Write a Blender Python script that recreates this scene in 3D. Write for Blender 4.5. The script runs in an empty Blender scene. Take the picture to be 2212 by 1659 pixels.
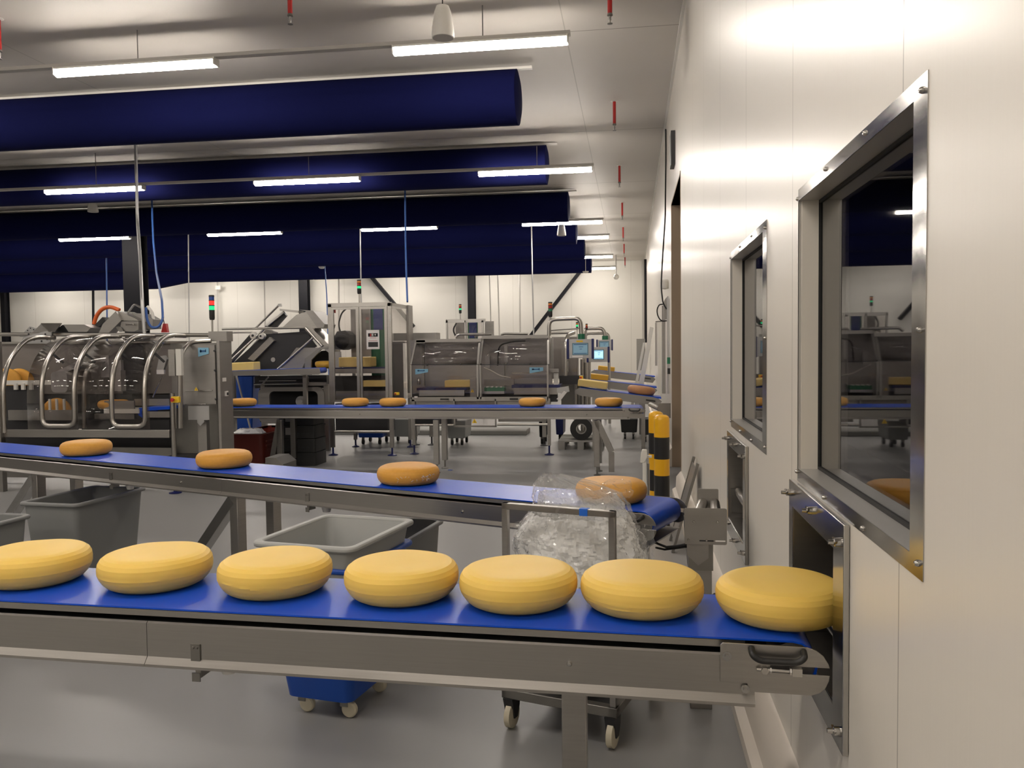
import bpy, bmesh, math, random
from mathutils import Vector, Matrix, noise
R = math.radians
PI = math.pi
C = bpy.context.scene.collection
S = bpy.context.scene

# ------------------------------------------------------------------ camera, world, exposure
FPX = 1800.0                       # focal length in pixels of the 2212 x 1659 frame
EYE = Vector((0, 0, 1.62))
YAW, PITCH, ROLL = R(8.17), R(2.57), R(0.695)
_right = Vector((math.cos(YAW), math.sin(YAW), 0))
_fwd = Vector((-math.sin(YAW), math.cos(YAW), 0))
_up = Vector((0, 0, 1))
_f = _fwd * math.cos(PITCH) - _up * math.sin(PITCH)
_u = _up * math.cos(PITCH) + _fwd * math.sin(PITCH)
_r3 = _right * math.cos(ROLL) - _u * math.sin(ROLL)
_u3 = _u * math.cos(ROLL) + _right * math.sin(ROLL)
cd = bpy.data.cameras.new('camera')
cd.sensor_width = 36.0
cd.lens = FPX / 2212 * 36.0
cd.clip_start = 0.05
cd.clip_end = 200
cam = bpy.data.objects.new('camera', cd)
C.objects.link(cam)
cam.matrix_world = Matrix(((_r3.x, _u3.x, -_f.x, EYE.x), (_r3.y, _u3.y, -_f.y, EYE.y), (_r3.z, _u3.z, -_f.z, EYE.z), (0, 0, 0, 1)))
S.camera = cam
wd = bpy.data.worlds.new('world')
S.world = wd
wd.use_nodes = True
wd.node_tree.nodes['Background'].inputs[0].default_value = (0.9, 0.95, 1.0, 1)
wd.node_tree.nodes['Background'].inputs[1].default_value = 0.02
S.view_settings.view_transform = 'Standard'
S.view_settings.look = 'None'
S.view_settings.exposure = 0.0
S.view_settings.gamma = 1.0
LAMP_POWER = 68.0
try:
    S.cycles.max_bounces = 10
    S.cycles.transparent_max_bounces = 24
    S.cycles.transmission_bounces = 8
    S.cycles.caustics_reflective = False
    S.cycles.caustics_refractive = False
    S.cycles.sample_clamp_indirect = 6.0
except Exception:
    pass


def W(px, py, Y=None, Z=None, X=None):
    """world point seen at a photo pixel, on the plane X=, Y= or Z= const"""
    d = _r3 * ((px - 1106) / FPX) - _u3 * ((py - 829.5) / FPX) + _f
    if Y is not None:
        t = Y / d.y
    elif Z is not None:
        t = (Z - EYE.z) / d.z
    else:
        t = X / d.x
    return EYE + d * t


# ------------------------------------------------------------------ materials
def M(name, col, rough=0.5, metal=0.0, **k):
    m = bpy.data.materials.new(name)
    m.use_nodes = True
    nt = m.node_tree
    b = nt.nodes['Principled BSDF']
    b.inputs['Base Color'].default_value = (*col, 1)
    b.inputs['Roughness'].default_value = rough
    b.inputs['Metallic'].default_value = metal
    if 'spec' in k: b.inputs['Specular IOR Level'].default_value = k['spec']
    if 'coat' in k:
        b.inputs['Coat Weight'].default_value = k['coat']
        b.inputs['Coat Roughness'].default_value = k.get('coat_rough', 0.1)
    if 'sss' in k:
        b.inputs['Subsurface Weight'].default_value = k['sss']
        b.inputs['Subsurface Radius'].default_value = (0.02, 0.012, 0.004)
        b.inputs['Subsurface Scale'].default_value = 0.3
    if 'emit' in k:
        b.inputs['Emission Color'].default_value = (*k['emit'], 1)
        b.inputs['Emission Strength'].default_value = k.get('power', 1.0)
    if 'noise' in k:      # colour variation: (scale, amount, stretch xyz)
        sc, am, st = k['noise']
        tc = nt.nodes.new('ShaderNodeTexCoord'); mp = nt.nodes.new('ShaderNodeMapping')
        mp.inputs['Scale'].default_value = st
        nz = nt.nodes.new('ShaderNodeTexNoise'); nz.inputs['Scale'].default_value = sc; nz.inputs['Detail'].default_value = 5
        mx = nt.nodes.new('ShaderNodeMix'); mx.data_type = 'RGBA'
        mx.inputs['A'].default_value = (*[max(0, c * (1 - am)) for c in col], 1)
        mx.inputs['B'].default_value = (*[min(1, c * (1 + am)) for c in col], 1)
        nt.links.new(tc.outputs['Object'], mp.inputs['Vector']); nt.links.new(mp.outputs[0], nz.inputs['Vector'])
        nt.links.new(nz.outputs['Fac'], mx.inputs['Factor']); nt.links.new(mx.outputs['Result'], b.inputs['Base Color'])
        if 'rvar' in k:
            mr = nt.nodes.new('ShaderNodeMapRange')
            mr.inputs['To Min'].default_value = max(0.02, rough - k['rvar']); mr.inputs['To Max'].default_value = rough + k['rvar']
            nt.links.new(nz.outputs['Fac'], mr.inputs['Value']); nt.links.new(mr.outputs[0], b.inputs['Roughness'])
        if 'bump' in k:
            bp = nt.nodes.new('ShaderNodeBump'); bp.inputs['Strength'].default_value = k['bump']; bp.inputs['Distance'].default_value = 0.004
            nt.links.new(nz.outputs['Fac'], bp.inputs['Height']); nt.links.new(bp.outputs[0], b.inputs['Normal'])
    return m


def seams(m, axis, start, pitch, width, dark):
    """thin panel joints every `pitch` metres along one object axis"""
    nt = m.node_tree
    b = nt.nodes['Principled BSDF']
    tc = nt.nodes.new('ShaderNodeTexCoord'); sp = nt.nodes.new('ShaderNodeSeparateXYZ')
    nt.links.new(tc.outputs['Object'], sp.inputs[0])
    prev = b.inputs['Base Color'].links[0].from_socket if b.inputs['Base Color'].links else None
    col = tuple(b.inputs['Base Color'].default_value)
    def mth(op, a, v):
        n = nt.nodes.new('ShaderNodeMath'); n.operation = op
        nt.links.new(a, n.inputs[0]); n.inputs[1].default_value = v
        return n.outputs[0]
    x = mth('SUBTRACT', sp.outputs[axis], start - width / 2)
    x = mth('DIVIDE', x, pitch)
    fr = nt.nodes.new('ShaderNodeMath'); fr.operation = 'FRACT'; nt.links.new(x, fr.inputs[0])
    lt = mth('LESS_THAN', fr.outputs[0], width / pitch)
    mx = nt.nodes.new('ShaderNodeMix'); mx.data_type = 'RGBA'
    if prev: nt.links.new(prev, mx.inputs['A'])
    else: mx.inputs['A'].default_value = col
    mx.inputs['B'].default_value = (*dark, 1)
    nt.links.new(lt, mx.inputs['Factor']); nt.links.new(mx.outputs['Result'], b.inputs['Base Color'])


STEEL = M('brushed_steel', (0.36, 0.345, 0.325), 0.33, 1.0, noise=(9, 0.10, (1, 1, 14)), rvar=0.07)
STEELH = M('brushed_steel_lengthwise', (0.36, 0.345, 0.325), 0.34, 1.0, noise=(7, 0.08, (0.6, 6, 30)), rvar=0.06)
STEELD = M('dull_steel', (0.25, 0.24, 0.225), 0.45, 1.0, noise=(5, 0.15, (1, 1, 1)), rvar=0.08)
STEELW = M('machine_sheet_steel', (0.30, 0.285, 0.27), 0.45, 0.8, noise=(4, 0.12, (1, 1, 5)), rvar=0.08)
POLISH = M('polished_steel', (0.46, 0.45, 0.435), 0.16, 1.0, noise=(6, 0.06, (1, 1, 8)), rvar=0.04)
TUBE = M('satin_tube_steel', (0.44, 0.42, 0.39), 0.30, 1.0)
SATIN = M('satin_reveal_steel', (0.50, 0.49, 0.47), 0.38, 0.55)
ALU = M('anodised_aluminium', (0.42, 0.415, 0.41), 0.45, 0.7)
SHEET = M('grey_inner_sheet', (0.34, 0.325, 0.325), 0.5, 0.15, noise=(4, 0.12, (1, 1, 4)))
SHEETD = M('brown_grey_inner_sheet', (0.19, 0.172, 0.16), 0.45, 0.25, noise=(4, 0.15, (1, 1, 3)))
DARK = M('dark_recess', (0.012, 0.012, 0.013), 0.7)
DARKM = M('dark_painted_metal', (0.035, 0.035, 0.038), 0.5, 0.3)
BLACKP = M('black_plastic', (0.012, 0.012, 0.012), 0.42)
RUBBER = M('black_rubber', (0.015, 0.015, 0.015), 0.7)
BELT = M('blue_conveyor_belt', (0.004, 0.075, 0.60), 0.31, spec=0.38, noise=(3, 0.08, (1, 1, 1)), rvar=0.05)
NAVYP = M('navy_plastic', (0.006, 0.012, 0.10), 0.4)
BLUEP = M('blue_plastic_tub', (0.004, 0.06, 0.36), 0.42, noise=(6, 0.1, (1, 1, 1)))
BLUECABLE = M('blue_hose', (0.025, 0.085, 0.30), 0.5)
YCHEESE = M('yellow_cheese_coating', (0.90, 0.61, 0.135), 0.48, spec=0.35, sss=0.15, noise=(7, 0.05, (1, 1, 2)), bump=0.10)
OCHEESE = M('orange_cheese_coating', (0.72, 0.36, 0.06), 0.50, spec=0.35, sss=0.12, noise=(60, 0.08, (1, 1, 1)), bump=0.10)
DCHEESE = M('brown_cheese_rind', (0.46, 0.22, 0.10), 0.55, noise=(30, 0.08, (1, 1, 1)))
BLOCK = M('pale_block_cheese', (0.88, 0.66, 0.24), 0.5, sss=0.1, noise=(12, 0.04, (1, 1, 1)))
BLOCKD = M('golden_block_cheese', (0.72, 0.40, 0.04), 0.5, sss=0.1, noise=(12, 0.05, (1, 1, 1)))
WALLM = M('white_wall_panel', (0.80, 0.755, 0.68), 0.42, spec=0.4, coat=0.55, coat_rough=0.27, noise=(2.0, 0.02, (1, 60, 0.4)))
seams(WALLM, 1, 1.749, 1.132, 0.006, (0.42, 0.39, 0.34))
FARWALL = M('white_far_wall_panel', (0.67, 0.65, 0.60), 0.5, spec=0.3, noise=(1.2, 0.02, (1, 1, 1)))
seams(FARWALL, 0, 0.0, 2.3, 0.012, (0.5, 0.48, 0.43))
CEILM = M('ceiling_panel', (0.62, 0.585, 0.54), 0.55, spec=0.3, noise=(1.5, 0.03, (0.3, 1, 1)))
seams(CEILM, 1, 0.65, 4.08, 0.015, (0.30, 0.28, 0.25))
seams(CEILM, 0, -0.66, 5.9, 0.012, (0.45, 0.43, 0.39))
FLOORM = M('grey_epoxy_floor', (0.25, 0.25, 0.25), 0.36, spec=0.5, noise=(0.7, 0.05, (1, 1, 1)), rvar=0.025)
PLINTH = M('cream_coving', (0.66, 0.60, 0.53), 0.45, noise=(3, 0.03, (1, 1, 1)))
DUCTM = M('navy_duct_fabric', (0.0045, 0.006, 0.045), 0.92, spec=0.08, noise=(40, 0.1, (1, 1, 1)))
WHITEP = M('white_plastic', (0.75, 0.73, 0.68), 0.4)
WHITEM = M('white_enamel', (0.70, 0.68, 0.63), 0.35)
OFFGREY = M('grey_trunking', (0.42, 0.40, 0.37), 0.5)
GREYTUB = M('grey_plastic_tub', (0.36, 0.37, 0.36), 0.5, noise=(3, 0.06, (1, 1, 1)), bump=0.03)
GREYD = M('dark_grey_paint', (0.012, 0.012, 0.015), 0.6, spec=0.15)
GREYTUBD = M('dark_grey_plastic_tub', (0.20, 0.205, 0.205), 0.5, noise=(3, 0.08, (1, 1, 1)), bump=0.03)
REDTUB = M('red_brown_crate', (0.16, 0.022, 0.014), 0.45, noise=(6, 0.1, (1, 1, 1)))
REDP = M('red_paint', (0.42, 0.014, 0.012), 0.4)
ORANGEH = M('orange_hose', (0.62, 0.11, 0.018), 0.45)
YELLOW = M('yellow_paint', (0.84, 0.44, 0.006), 0.32, coat=0.3)
YSTICK = M('yellow_sticker', (0.85, 0.55, 0.02), 0.5)
BLACKPAINT = M('black_band_paint', (0.012, 0.012, 0.014), 0.36)
GREENP = M('green_plastic', (0.012, 0.16, 0.075), 0.45)
BLUEPANEL = M('blue_panel', (0.018, 0.045, 0.24), 0.45)
PAPER = M('white_paper', (0.78, 0.75, 0.73), 0.7)
STICK = M('pale_blue_sticker', (0.20, 0.42, 0.58), 0.5)
STICKD = M('dark_blue_print', (0.03, 0.11, 0.26), 0.5)
PINK = M('pink_print', (0.62, 0.40, 0.40), 0.7)
JAMB = M('brown_door_jamb', (0.34, 0.25, 0.17), 0.5, noise=(3, 0.06, (1, 1, 1)))
WOODG = M('grey_pallet', (0.33, 0.32, 0.30), 0.7, noise=(6, 0.15, (1, 8, 1)))
GLOW_R = M('red_signal_lens', (0.35, 0.006, 0.004), 0.3)
GLOW_RON = M('red_signal_lit', (0.6, 0.01, 0.01), 0.3, emit=(1.0, 0.03, 0.02), power=1.3)
GLOW_G = M('green_signal_lit', (0.01, 0.3, 0.12), 0.3, emit=(0.01, 0.85, 0.32), power=0.8)
LENS_G = M('green_signal_lens', (0.01, 0.18, 0.09), 0.3)
LENS_O = M('amber_signal_lens', (0.75, 0.22, 0.02), 0.3)
LENS_B = M('blue_signal_lens', (0.01, 0.05, 0.25), 0.3)
SCREEN_ON = M('lit_screen', (0.2, 0.4, 0.6), 0.3, emit=(0.45, 0.80, 1.0), power=1.15)
SCREEN_DIM = M('dim_screen', (0.16, 0.28, 0.36), 0.25, emit=(0.25, 0.42, 0.52), power=0.28)
DIFFUSER = M('lamp_diffuser', (0.9, 0.9, 0.9), 0.5, emit=(1.0, 0.92, 0.83), power=LAMP_POWER)


def clear_mat(name, tint, fres, diffuse=0.0, rough=0.02, extra=0.0, through=0.3):
    m = bpy.data.materials.new(name)
    m.use_nodes = True
    nt = m.node_tree
    nt.nodes.clear()
    out = nt.nodes.new('ShaderNodeOutputMaterial')
    tr = nt.nodes.new('ShaderNodeBsdfTransparent'); tr.inputs[0].default_value = (*tint, 1)
    gl = nt.nodes.new('ShaderNodeBsdfGlossy'); gl.inputs['Roughness'].default_value = rough
    # Schlick reflectance, the same from both faces of a sheet
    f0 = ((fres - 1) / (fres + 1)) ** 2
    lw = nt.nodes.new('ShaderNodeLayerWeight'); lw.inputs[0].default_value = 0.5
    pw = nt.nodes.new('ShaderNodeMath'); pw.operation = 'POWER'; pw.inputs[1].default_value = 4.5
    nt.links.new(lw.outputs['Facing'], pw.inputs[0])
    fr = nt.nodes.new('ShaderNodeMath'); fr.operation = 'MULTIPLY_ADD'; fr.use_clamp = True
    fr.inputs[1].default_value = 1 - f0; fr.inputs[2].default_value = f0
    nt.links.new(pw.outputs[0], fr.inputs[0])
    mx = nt.nodes.new('ShaderNodeMixShader')
    if extra:
        ad = nt.nodes.new('ShaderNodeMath'); ad.operation = 'ADD'; ad.use_clamp = True; ad.inputs[1].default_value = extra
        nt.links.new(fr.outputs[0], ad.inputs[0]); nt.links.new(ad.outputs[0], mx.inputs[0])
    else:
        nt.links.new(fr.outputs[0], mx.inputs[0])
    base = tr.outputs[0]
    if diffuse:
        df = nt.nodes.new('ShaderNodeBsdfDiffuse'); df.inputs[0].default_value = (0.95, 0.95, 0.94, 1)
        tl = nt.nodes.new('ShaderNodeBsdfTranslucent'); tl.inputs[0].default_value = (0.95, 0.95, 0.94, 1)
        a = nt.nodes.new('ShaderNodeMixShader'); a.inputs[0].default_value = through
        nt.links.new(df.outputs[0], a.inputs[1]); nt.links.new(tl.outputs[0], a.inputs[2])
        b = nt.nodes.new('ShaderNodeMixShader'); b.inputs[0].default_value = diffuse
        nt.links.new(tr.outputs[0], b.inputs[1]); nt.links.new(a.outputs[0], b.inputs[2])
        base = b.outputs[0]
    nt.links.new(base, mx.inputs[1]); nt.links.new(gl.outputs[0], mx.inputs[2]); nt.links.new(mx.outputs[0], out.inputs[0])
    return m


PANE = clear_mat('clear_guard_pane', (0.90, 0.885, 0.88), 1.45)
WINGLASS = clear_mat('window_glass', (0.55, 0.55, 0.57), 1.85)
FILM = clear_mat('crumpled_clear_film', (0.99, 0.99, 0.99), 1.30, diffuse=0.10, rough=0.08, extra=0.012)
FILMIN = clear_mat('inner_film_folds', (0.99, 0.99, 0.99), 1.15, diffuse=0.30, rough=0.12)

# ------------------------------------------------------------------ mesh builder
WM = {}


class MB:
    def __init__(s, mat=None):
        s.v, s.f, s.m = [], [], mat

    def add(s, vs, fs):
        n = len(s.v)
        s.v += [(s.m @ Vector(v)) if s.m is not None else Vector(v) for v in vs]
        s.f += [tuple(i + n for i in f) for f in fs]
        return s

    def box(s, a, b):
        x0, y0, z0 = [min(a[i], b[i]) for i in range(3)]
        x1, y1, z1 = [max(a[i], b[i]) for i in range(3)]
        return s.add([(x0, y0, z0), (x1, y0, z0), (x1, y1, z0), (x0, y1, z0), (x0, y0, z1), (x1, y0, z1), (x1, y1, z1), (x0, y1, z1)],
                     [(0, 3, 2, 1), (4, 5, 6, 7), (0, 1, 5, 4), (1, 2, 6, 5), (2, 3, 7, 6), (3, 0, 4, 7)])

    def hexa(s, lo, hi):
        """two quads (bottom, top), same winding"""
        return s.add(list(lo) + list(hi), [(0, 3, 2, 1), (4, 5, 6, 7), (0, 1, 5, 4), (1, 2, 6, 5), (2, 3, 7, 6), (3, 0, 4, 7)])

    def bar(s, p, q, w, h=None, up=(0, 0, 1)):
        h = h or w
        p, q = Vector(p), Vector(q)
        d = (q - p).normalized()
        u = Vector(up)
        if abs(d.dot(u)) > 0.98: u = Vector((0, 1, 0))
        a = d.cross(u).normalized() * (w / 2)
        b = a.normalized().cross(d).normalized() * (h / 2)
        return s.hexa([p - a - b, p + a - b, p + a + b, p - a + b], [q - a - b, q + a - b, q + a + b, q - a + b])

    def tube(s, pts, r, n=10, closed=False):
        pts = [Vector(p) for p in pts]
        k = len(pts)
        rings, prev = [], None
        for i, p in enumerate(pts):
            if closed: t = pts[(i + 1) % k] - pts[i - 1]
            elif i == 0: t = pts[1] - p
            elif i == k - 1: t = p - pts[i - 1]
            else: t = (pts[i + 1] - p).normalized() + (p - pts[i - 1]).normalized()
            t = t.normalized()
            if prev is None:
                a = t.cross(Vector((0, 0, 1)))
                if a.length < 0.1: a = t.cross(Vector((0, 1, 0)))
            else:
                a = prev - t * prev.dot(t)
            a = a.normalized(); prev = a
            b = t.cross(a)
            rr = r[i] if isinstance(r, (list, tuple)) else r
            rings.append([p + (a * math.cos(2 * PI * j / n) + b * math.sin(2 * PI * j / n)) * rr for j in range(n)])
        vs = [v for rg in rings for v in rg]
        fs = []
        for i in range(k if closed else k - 1):
            i2 = (i + 1) % k
            for j in range(n):
                fs.append((i * n + j, i * n + (j + 1) % n, i2 * n + (j + 1) % n, i2 * n + j))
        if not closed:
            fs += [tuple(range(n))[::-1], tuple((k - 1) * n + j for j in range(n))]
        return s.add(vs, fs)

    def cyl(s, p, q, r, r2=None, n=20):
        return s.tube([p, q], [r, r if r2 is None else r2], n)

    def lathe(s, prof, c=(0, 0, 0), n=32, axis='z'):
        c = Vector(c)
        vs, fs, rows = [], [], []
        for (r, z) in prof:
            if r < 1e-6:
                rows.append([len(vs)])
                vs.append((0, 0, z))
            else:
                rows.append(list(range(len(vs), len(vs) + n)))
                vs += [(r * math.cos(2 * PI * j / n), r * math.sin(2 * PI * j / n), z) for j in range(n)]
        for a, b in zip(rows, rows[1:]):
            for j in range(n):
                j2 = (j + 1) % n
                if len(a) == 1 and len(b) == 1: continue
                if len(a) == 1: fs.append((a[0], b[j2], b[j]))
                elif len(b) == 1: fs.append((a[j], a[j2], b[0]))
                else: fs.append((a[j], a[j2], b[j2], b[j]))
        if len(rows[0]) > 1: fs.append(tuple(rows[0])[::-1])
        if len(rows[-1]) > 1: fs.append(tuple(rows[-1]))
        if axis == 'x': vs = [(z, x, y) for x, y, z in vs]
        elif axis == 'y': vs = [(y, z, x) for x, y, z in vs]
        return s.add([Vector(v) + c for v in vs], fs)

    def prism(s, poly, plane, d0, d1):
        k = len(poly)
        def P(u, v, d):
            return {'xz': (u, d, v), 'yz': (d, u, v), 'xy': (u, v, d)}[plane]
        vs = [P(u, v, d0) for u, v in poly] + [P(u, v, d1) for u, v in poly]
        fs = [tuple(range(k)), tuple(range(2 * k - 1, k - 1, -1))]
        fs += [(i, i + k, (i + 1) % k + k, (i + 1) % k) for i in range(k)]
        return s.add(vs, fs)

    def frame(s, outer, inner, plane, d0, d1):
        k = len(outer)
        def P(u, v, d):
            return {'xz': (u, d, v), 'yz': (d, u, v), 'xy': (u, v, d)}[plane]
        vs = [P(u, v, d0) for u, v in outer] + [P(u, v, d0) for u, v in inner] + [P(u, v, d1) for u, v in outer] + [P(u, v, d1) for u, v in inner]
        fs = []
        for i in range(k):
            j = (i + 1) % k
            fs += [(i, j, k + j, k + i), (2 * k + i, 3 * k + i, 3 * k + j, 2 * k + j), (i, 2 * k + i, 2 * k + j, j), (k + i, k + j, 3 * k + j, 3 * k + i)]
        return s.add(vs, fs)

    def grid(s, rows):
        k, n = len(rows), len(rows[0])
        return s.add([v for r in rows for v in r], [(i * n + j, i * n + j + 1, (i + 1) * n + j + 1, (i + 1) * n + j) for i in range(k - 1) for j in range(n - 1)])

    def build(s, name, mat, parent=None, bevel=0, sharp=35, solid=0, loc=None, flat=False):
        inv = WM[parent.name].inverted() if parent is not None else (Matrix.Translation(Vector(loc)).inverted() if loc is not None else Matrix())
        me = bpy.data.meshes.new(name)
        me.from_pydata([tuple(inv @ v) for v in s.v], [], s.f)
        bm = bmesh.new(); bm.from_mesh(me)
        bmesh.ops.recalc_face_normals(bm, faces=bm.faces)
        bm.to_mesh(me); bm.free()
        me.materials.append(mat)
        if not flat:
            me.shade_smooth()
            me.set_sharp_from_angle(angle=R(sharp))
        o = bpy.data.objects.new(name, me)
        C.objects.link(o)
        if parent is not None:
            o.parent = parent
            WM[o.name] = WM[parent.name].copy()
        else:
            if loc is not None: o.location = loc
            WM[o.name] = Matrix.Translation(Vector(loc)) if loc is not None else Matrix()
        if solid:
            md = o.modifiers.new('thickness', 'SOLIDIFY'); md.thickness = solid; md.offset = 0
        if bevel:
            md = o.modifiers.new('bevel', 'BEVEL'); md.width = bevel; md.segments = 2; md.limit_method = 'ANGLE'; md.angle_limit = R(40)
        return o


def fillet(pts, rad, n=5, closed=False):
    """round the corners of a polyline"""
    pts = [Vector(p) for p in pts]
    k = len(pts)
    out = []
    for i, p in enumerate(pts):
        if not closed and i in (0, k - 1):
            out.append(p); continue
        a, b = pts[i - 1] - p, pts[(i + 1) % k] - p
        r = min(rad, a.length * 0.49, b.length * 0.49)
        a, b = p + a.normalized() * r, p + b.normalized() * r
        for j in range(n + 1):
            t = j / n
            out.append(a * (1 - t) ** 2 + p * 2 * t * (1 - t) + b * t * t)
    return out


def rrect(x0, y0, x1, y1, r, n=4):
    out = []
    for cx, cy, a0 in ((x1 - r, y1 - r, 0), (x0 + r, y1 - r, 90), (x0 + r, y0 + r, 180), (x1 - r, y0 + r, 270)):
        for j in range(n + 1):
            a = R(a0 + 90 * j / n)
            out.append((cx + r * math.cos(a), cy + r * math.sin(a)))
    return out


def tag(o, label, cat, group=None, kind=None):
    o['label'] = label; o['category'] = cat
    if group: o['group'] = group
    if kind: o['kind'] = kind
    return o


def thing(name, label, cat, loc=(0, 0, 0), rot=(0, 0, 0), group=None):
    o = bpy.data.objects.new(name, None)
    o.empty_display_size = 0.1
    C.objects.link(o)
    o.location = loc
    o.rotation_euler = rot
    from mathutils import Euler
    WM[o.name] = Matrix.Translation(Vector(loc)) @ Euler(rot).to_matrix().to_4x4()
    return tag(o, label, cat, group)


def struct(o):
    o['kind'] = 'structure'
    return o


def dup(root, loc, label, group=None, rot=None):
    """copy of a thing with its parts and sub-parts"""
    r = root.copy(); C.objects.link(r); r.location = loc
    if rot is not None: r.rotation_euler = rot
    r['label'] = label
    if group: r['group'] = group
    for ch in list(root.children):
        c = ch.copy(); C.objects.link(c); c.parent = r
        for g in list(ch.children):
            d = g.copy(); C.objects.link(d); d.parent = c
    return r


# ------------------------------------------------------------------ the room
XW, ZC, YF, XL, YB, XR = 0.53, 4.88, 32.6, -28.0, -4.0, 3.4
WT = 0.14                                   # wall thickness


def holed(mb, holes, y0, y1, z0, z1, xa, xb):
    ys = sorted({y0, y1, *[h[0] for h in holes], *[h[1] for h in holes]})
    for a, b in zip(ys, ys[1:]):
        zs = [z0]
        for h in sorted([h for h in holes if h[0] <= a + 1e-6 and h[1] >= b - 1e-6], key=lambda h: h[2]):
            zs += [h[2], h[3]]
        zs.append(z1)
        for k in range(0, len(zs), 2):
            if zs[k + 1] - zs[k] > 1e-4: mb.box((xa, a, zs[k]), (xb, b, zs[k + 1]))


struct(MB().box((XL - .2, YB - .2, -0.2), (XR + .2, YF + .2, 0)).build('floor', FLOORM, flat=True))
struct(MB().box((XL - .2, YB - .2, ZC), (XR + .2, YF + .2, ZC + .2)).build('ceiling', CEILM, flat=True))
WIN = [(1.655, 2.725, 1.222, 2.064), (3.45, 4.535, 1.222, 2.064)]
PASS = [(2.215, 2.80, 0.66, 1.11), (3.985, 4.615, 0.66, 1.10)]
DOORH = (9.15, 11.2, 0.0, 3.44)
wb = MB(); holed(wb, WIN + PASS + [DOORH], YB, YF, 0, ZC, XW, XW + WT)
struct(wb.build('wall_right', WALLM, flat=True))
struct(MB().box((XL, YF, 0), (XR, YF + .2, ZC)).build('wall_far', FARWALL, flat=True))
struct(MB().box((XL - .2, YB, 0), (XL, YF, ZC)).build('wall_left', FARWALL, flat=True))
struct(MB().box((XL, YB - .2, 0), (XR, YB, ZC)).build('wall_back', FARWALL, flat=True))
CORR = M('dark_corridor_wall', (0.10, 0.10, 0.105), 0.6)
struct(MB().box((XR, YB, 0), (XR + .2, YF, ZC)).build('wall_corridor', CORR, flat=True))
# coving at the foot of the right wall (two lengths, either side of the doorway)
for k, (a, b) in enumerate(((YB, 9.15), (11.2, YF))):
    p = MB().prism([(XW, 0), (XW - .098, 0), (XW - .098, .055), (XW - .062, .075), (XW - .055, .19), (XW - .012, .245), (XW, .25)], 'xz', a, b)
    struct(p.build('baseboard_right' if k == 0 else 'baseboard_right.001', PLINTH))
struct(MB().prism([(YF, 0), (YF - .1, 0), (YF - .1, .2), (YF, .26)], 'yz', XL, XW).build('baseboard_far', PLINTH))
# low kerb across the floor behind the first machine row
struct(MB().prism([(15.05, 0), (15.05, .075), (15.09, .10), (15.55, .10), (15.6, 0)], 'yz', -24, -1.9).build('trim_1', M('concrete_kerb', (0.24, 0.235, 0.22), 0.5, noise=(2, .2, (1, 1, 1))), bevel=.01))
# doorway lining
d = MB()
d.box((XW - .004, DOORH[1] - .02, 0), (XW + WT + .06, DOORH[1] + .02, DOORH[3] + .02)).box((XW - .004, DOORH[0] - .012, 0), (XW + WT + .06, DOORH[0], DOORH[3] + .02)).box((XW - .004, DOORH[0] - .012, DOORH[3]), (XW + WT + .06, DOORH[1] + .02, DOORH[3] + .03))
dj = struct(d.build('door_1', JAMB))
# white cable tray lines where wall meets ceiling
struct(MB().box((XW - .03, YB, ZC - .03), (XW, YF, ZC)).build('trim_2', WHITEP))


def window(n, y0, y1):
    """recessed viewing window with steel surround"""
    z0, z1 = 1.178, 2.106
    iy0, iy1, iz0, iz1 = y0 + .05, y1 - .042, 1.222, 2.064
    o = [(y0, z0), (y1, z0), (y1, z1), (y0, z1)]
    i = [(iy0, iz0), (iy1, iz0), (iy1, iz1), (iy0, iz1)]
    mb = MB()
    lip = XW - .010
    # tapered flange: outer edge on the wall, inner edge 1 cm proud, then the reveal
    v = [(XW - .002, *p) for p in o] + [(lip, *p) for p in i] + [(XW + .055, *p) for p in i] + [(XW, *p) for p in o]
    f = []
    for a in range(4):
        b = (a + 1) % 4
        f += [(a, b, 4 + b, 4 + a), (12 + a, a, b, 12 + b)]
    mb.add(v, f)
    fr = struct(mb.build('window_%d' % n, POLISH, sharp=20))
    MB().frame(rr(i, .003), rr(i, -.0005), 'yz', lip + .002, XW + .055).build('reveal', SATIN, fr)
    g = MB().frame(rr(i, 0), rr(i, -.009), 'yz', XW + .05, XW + .066)
    g.build('gasket', RUBBER, fr)
    MB().box((XW + .056, iy0 + .006, iz0 + .006), (XW + .062, iy1 - .006, iz1 - .006)).build('pane', WINGLASS, fr, flat=True)
    sc = MB()
    for yy, zz in ((y0 + .02, z1 - .03), (y0 + .02, (z0 + z1) / 2), (y0 + .02, z0 + .03), ((y0 * 2 + y1) / 3, z1 - .015), ((y0 + y1 * 2) / 3, z1 - .015), ((y0 * 2 + y1) / 3, z0 + .015), ((y0 + y1 * 2) / 3, z0 + .015), (y1 - .01, z0 + .03), (y1 - .01, z1 - .03)):
        sc.lathe([(0, -.008), (.004, -.007), (.0065, -.003), (.0065, .004)], (XW - .004, yy, zz), 10, 'x')
    sc.build('screw_heads', POLISH, fr)
    return fr


def rr(p, e):
    (a, b), (c, _), (_, d), _q = p
    return [(a - e, b - e), (c + e, b - e), (c + e, d + e), (a - e, d + e)]


window(1, 1.605, 2.775)
window(2, 3.40, 4.58)


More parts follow.
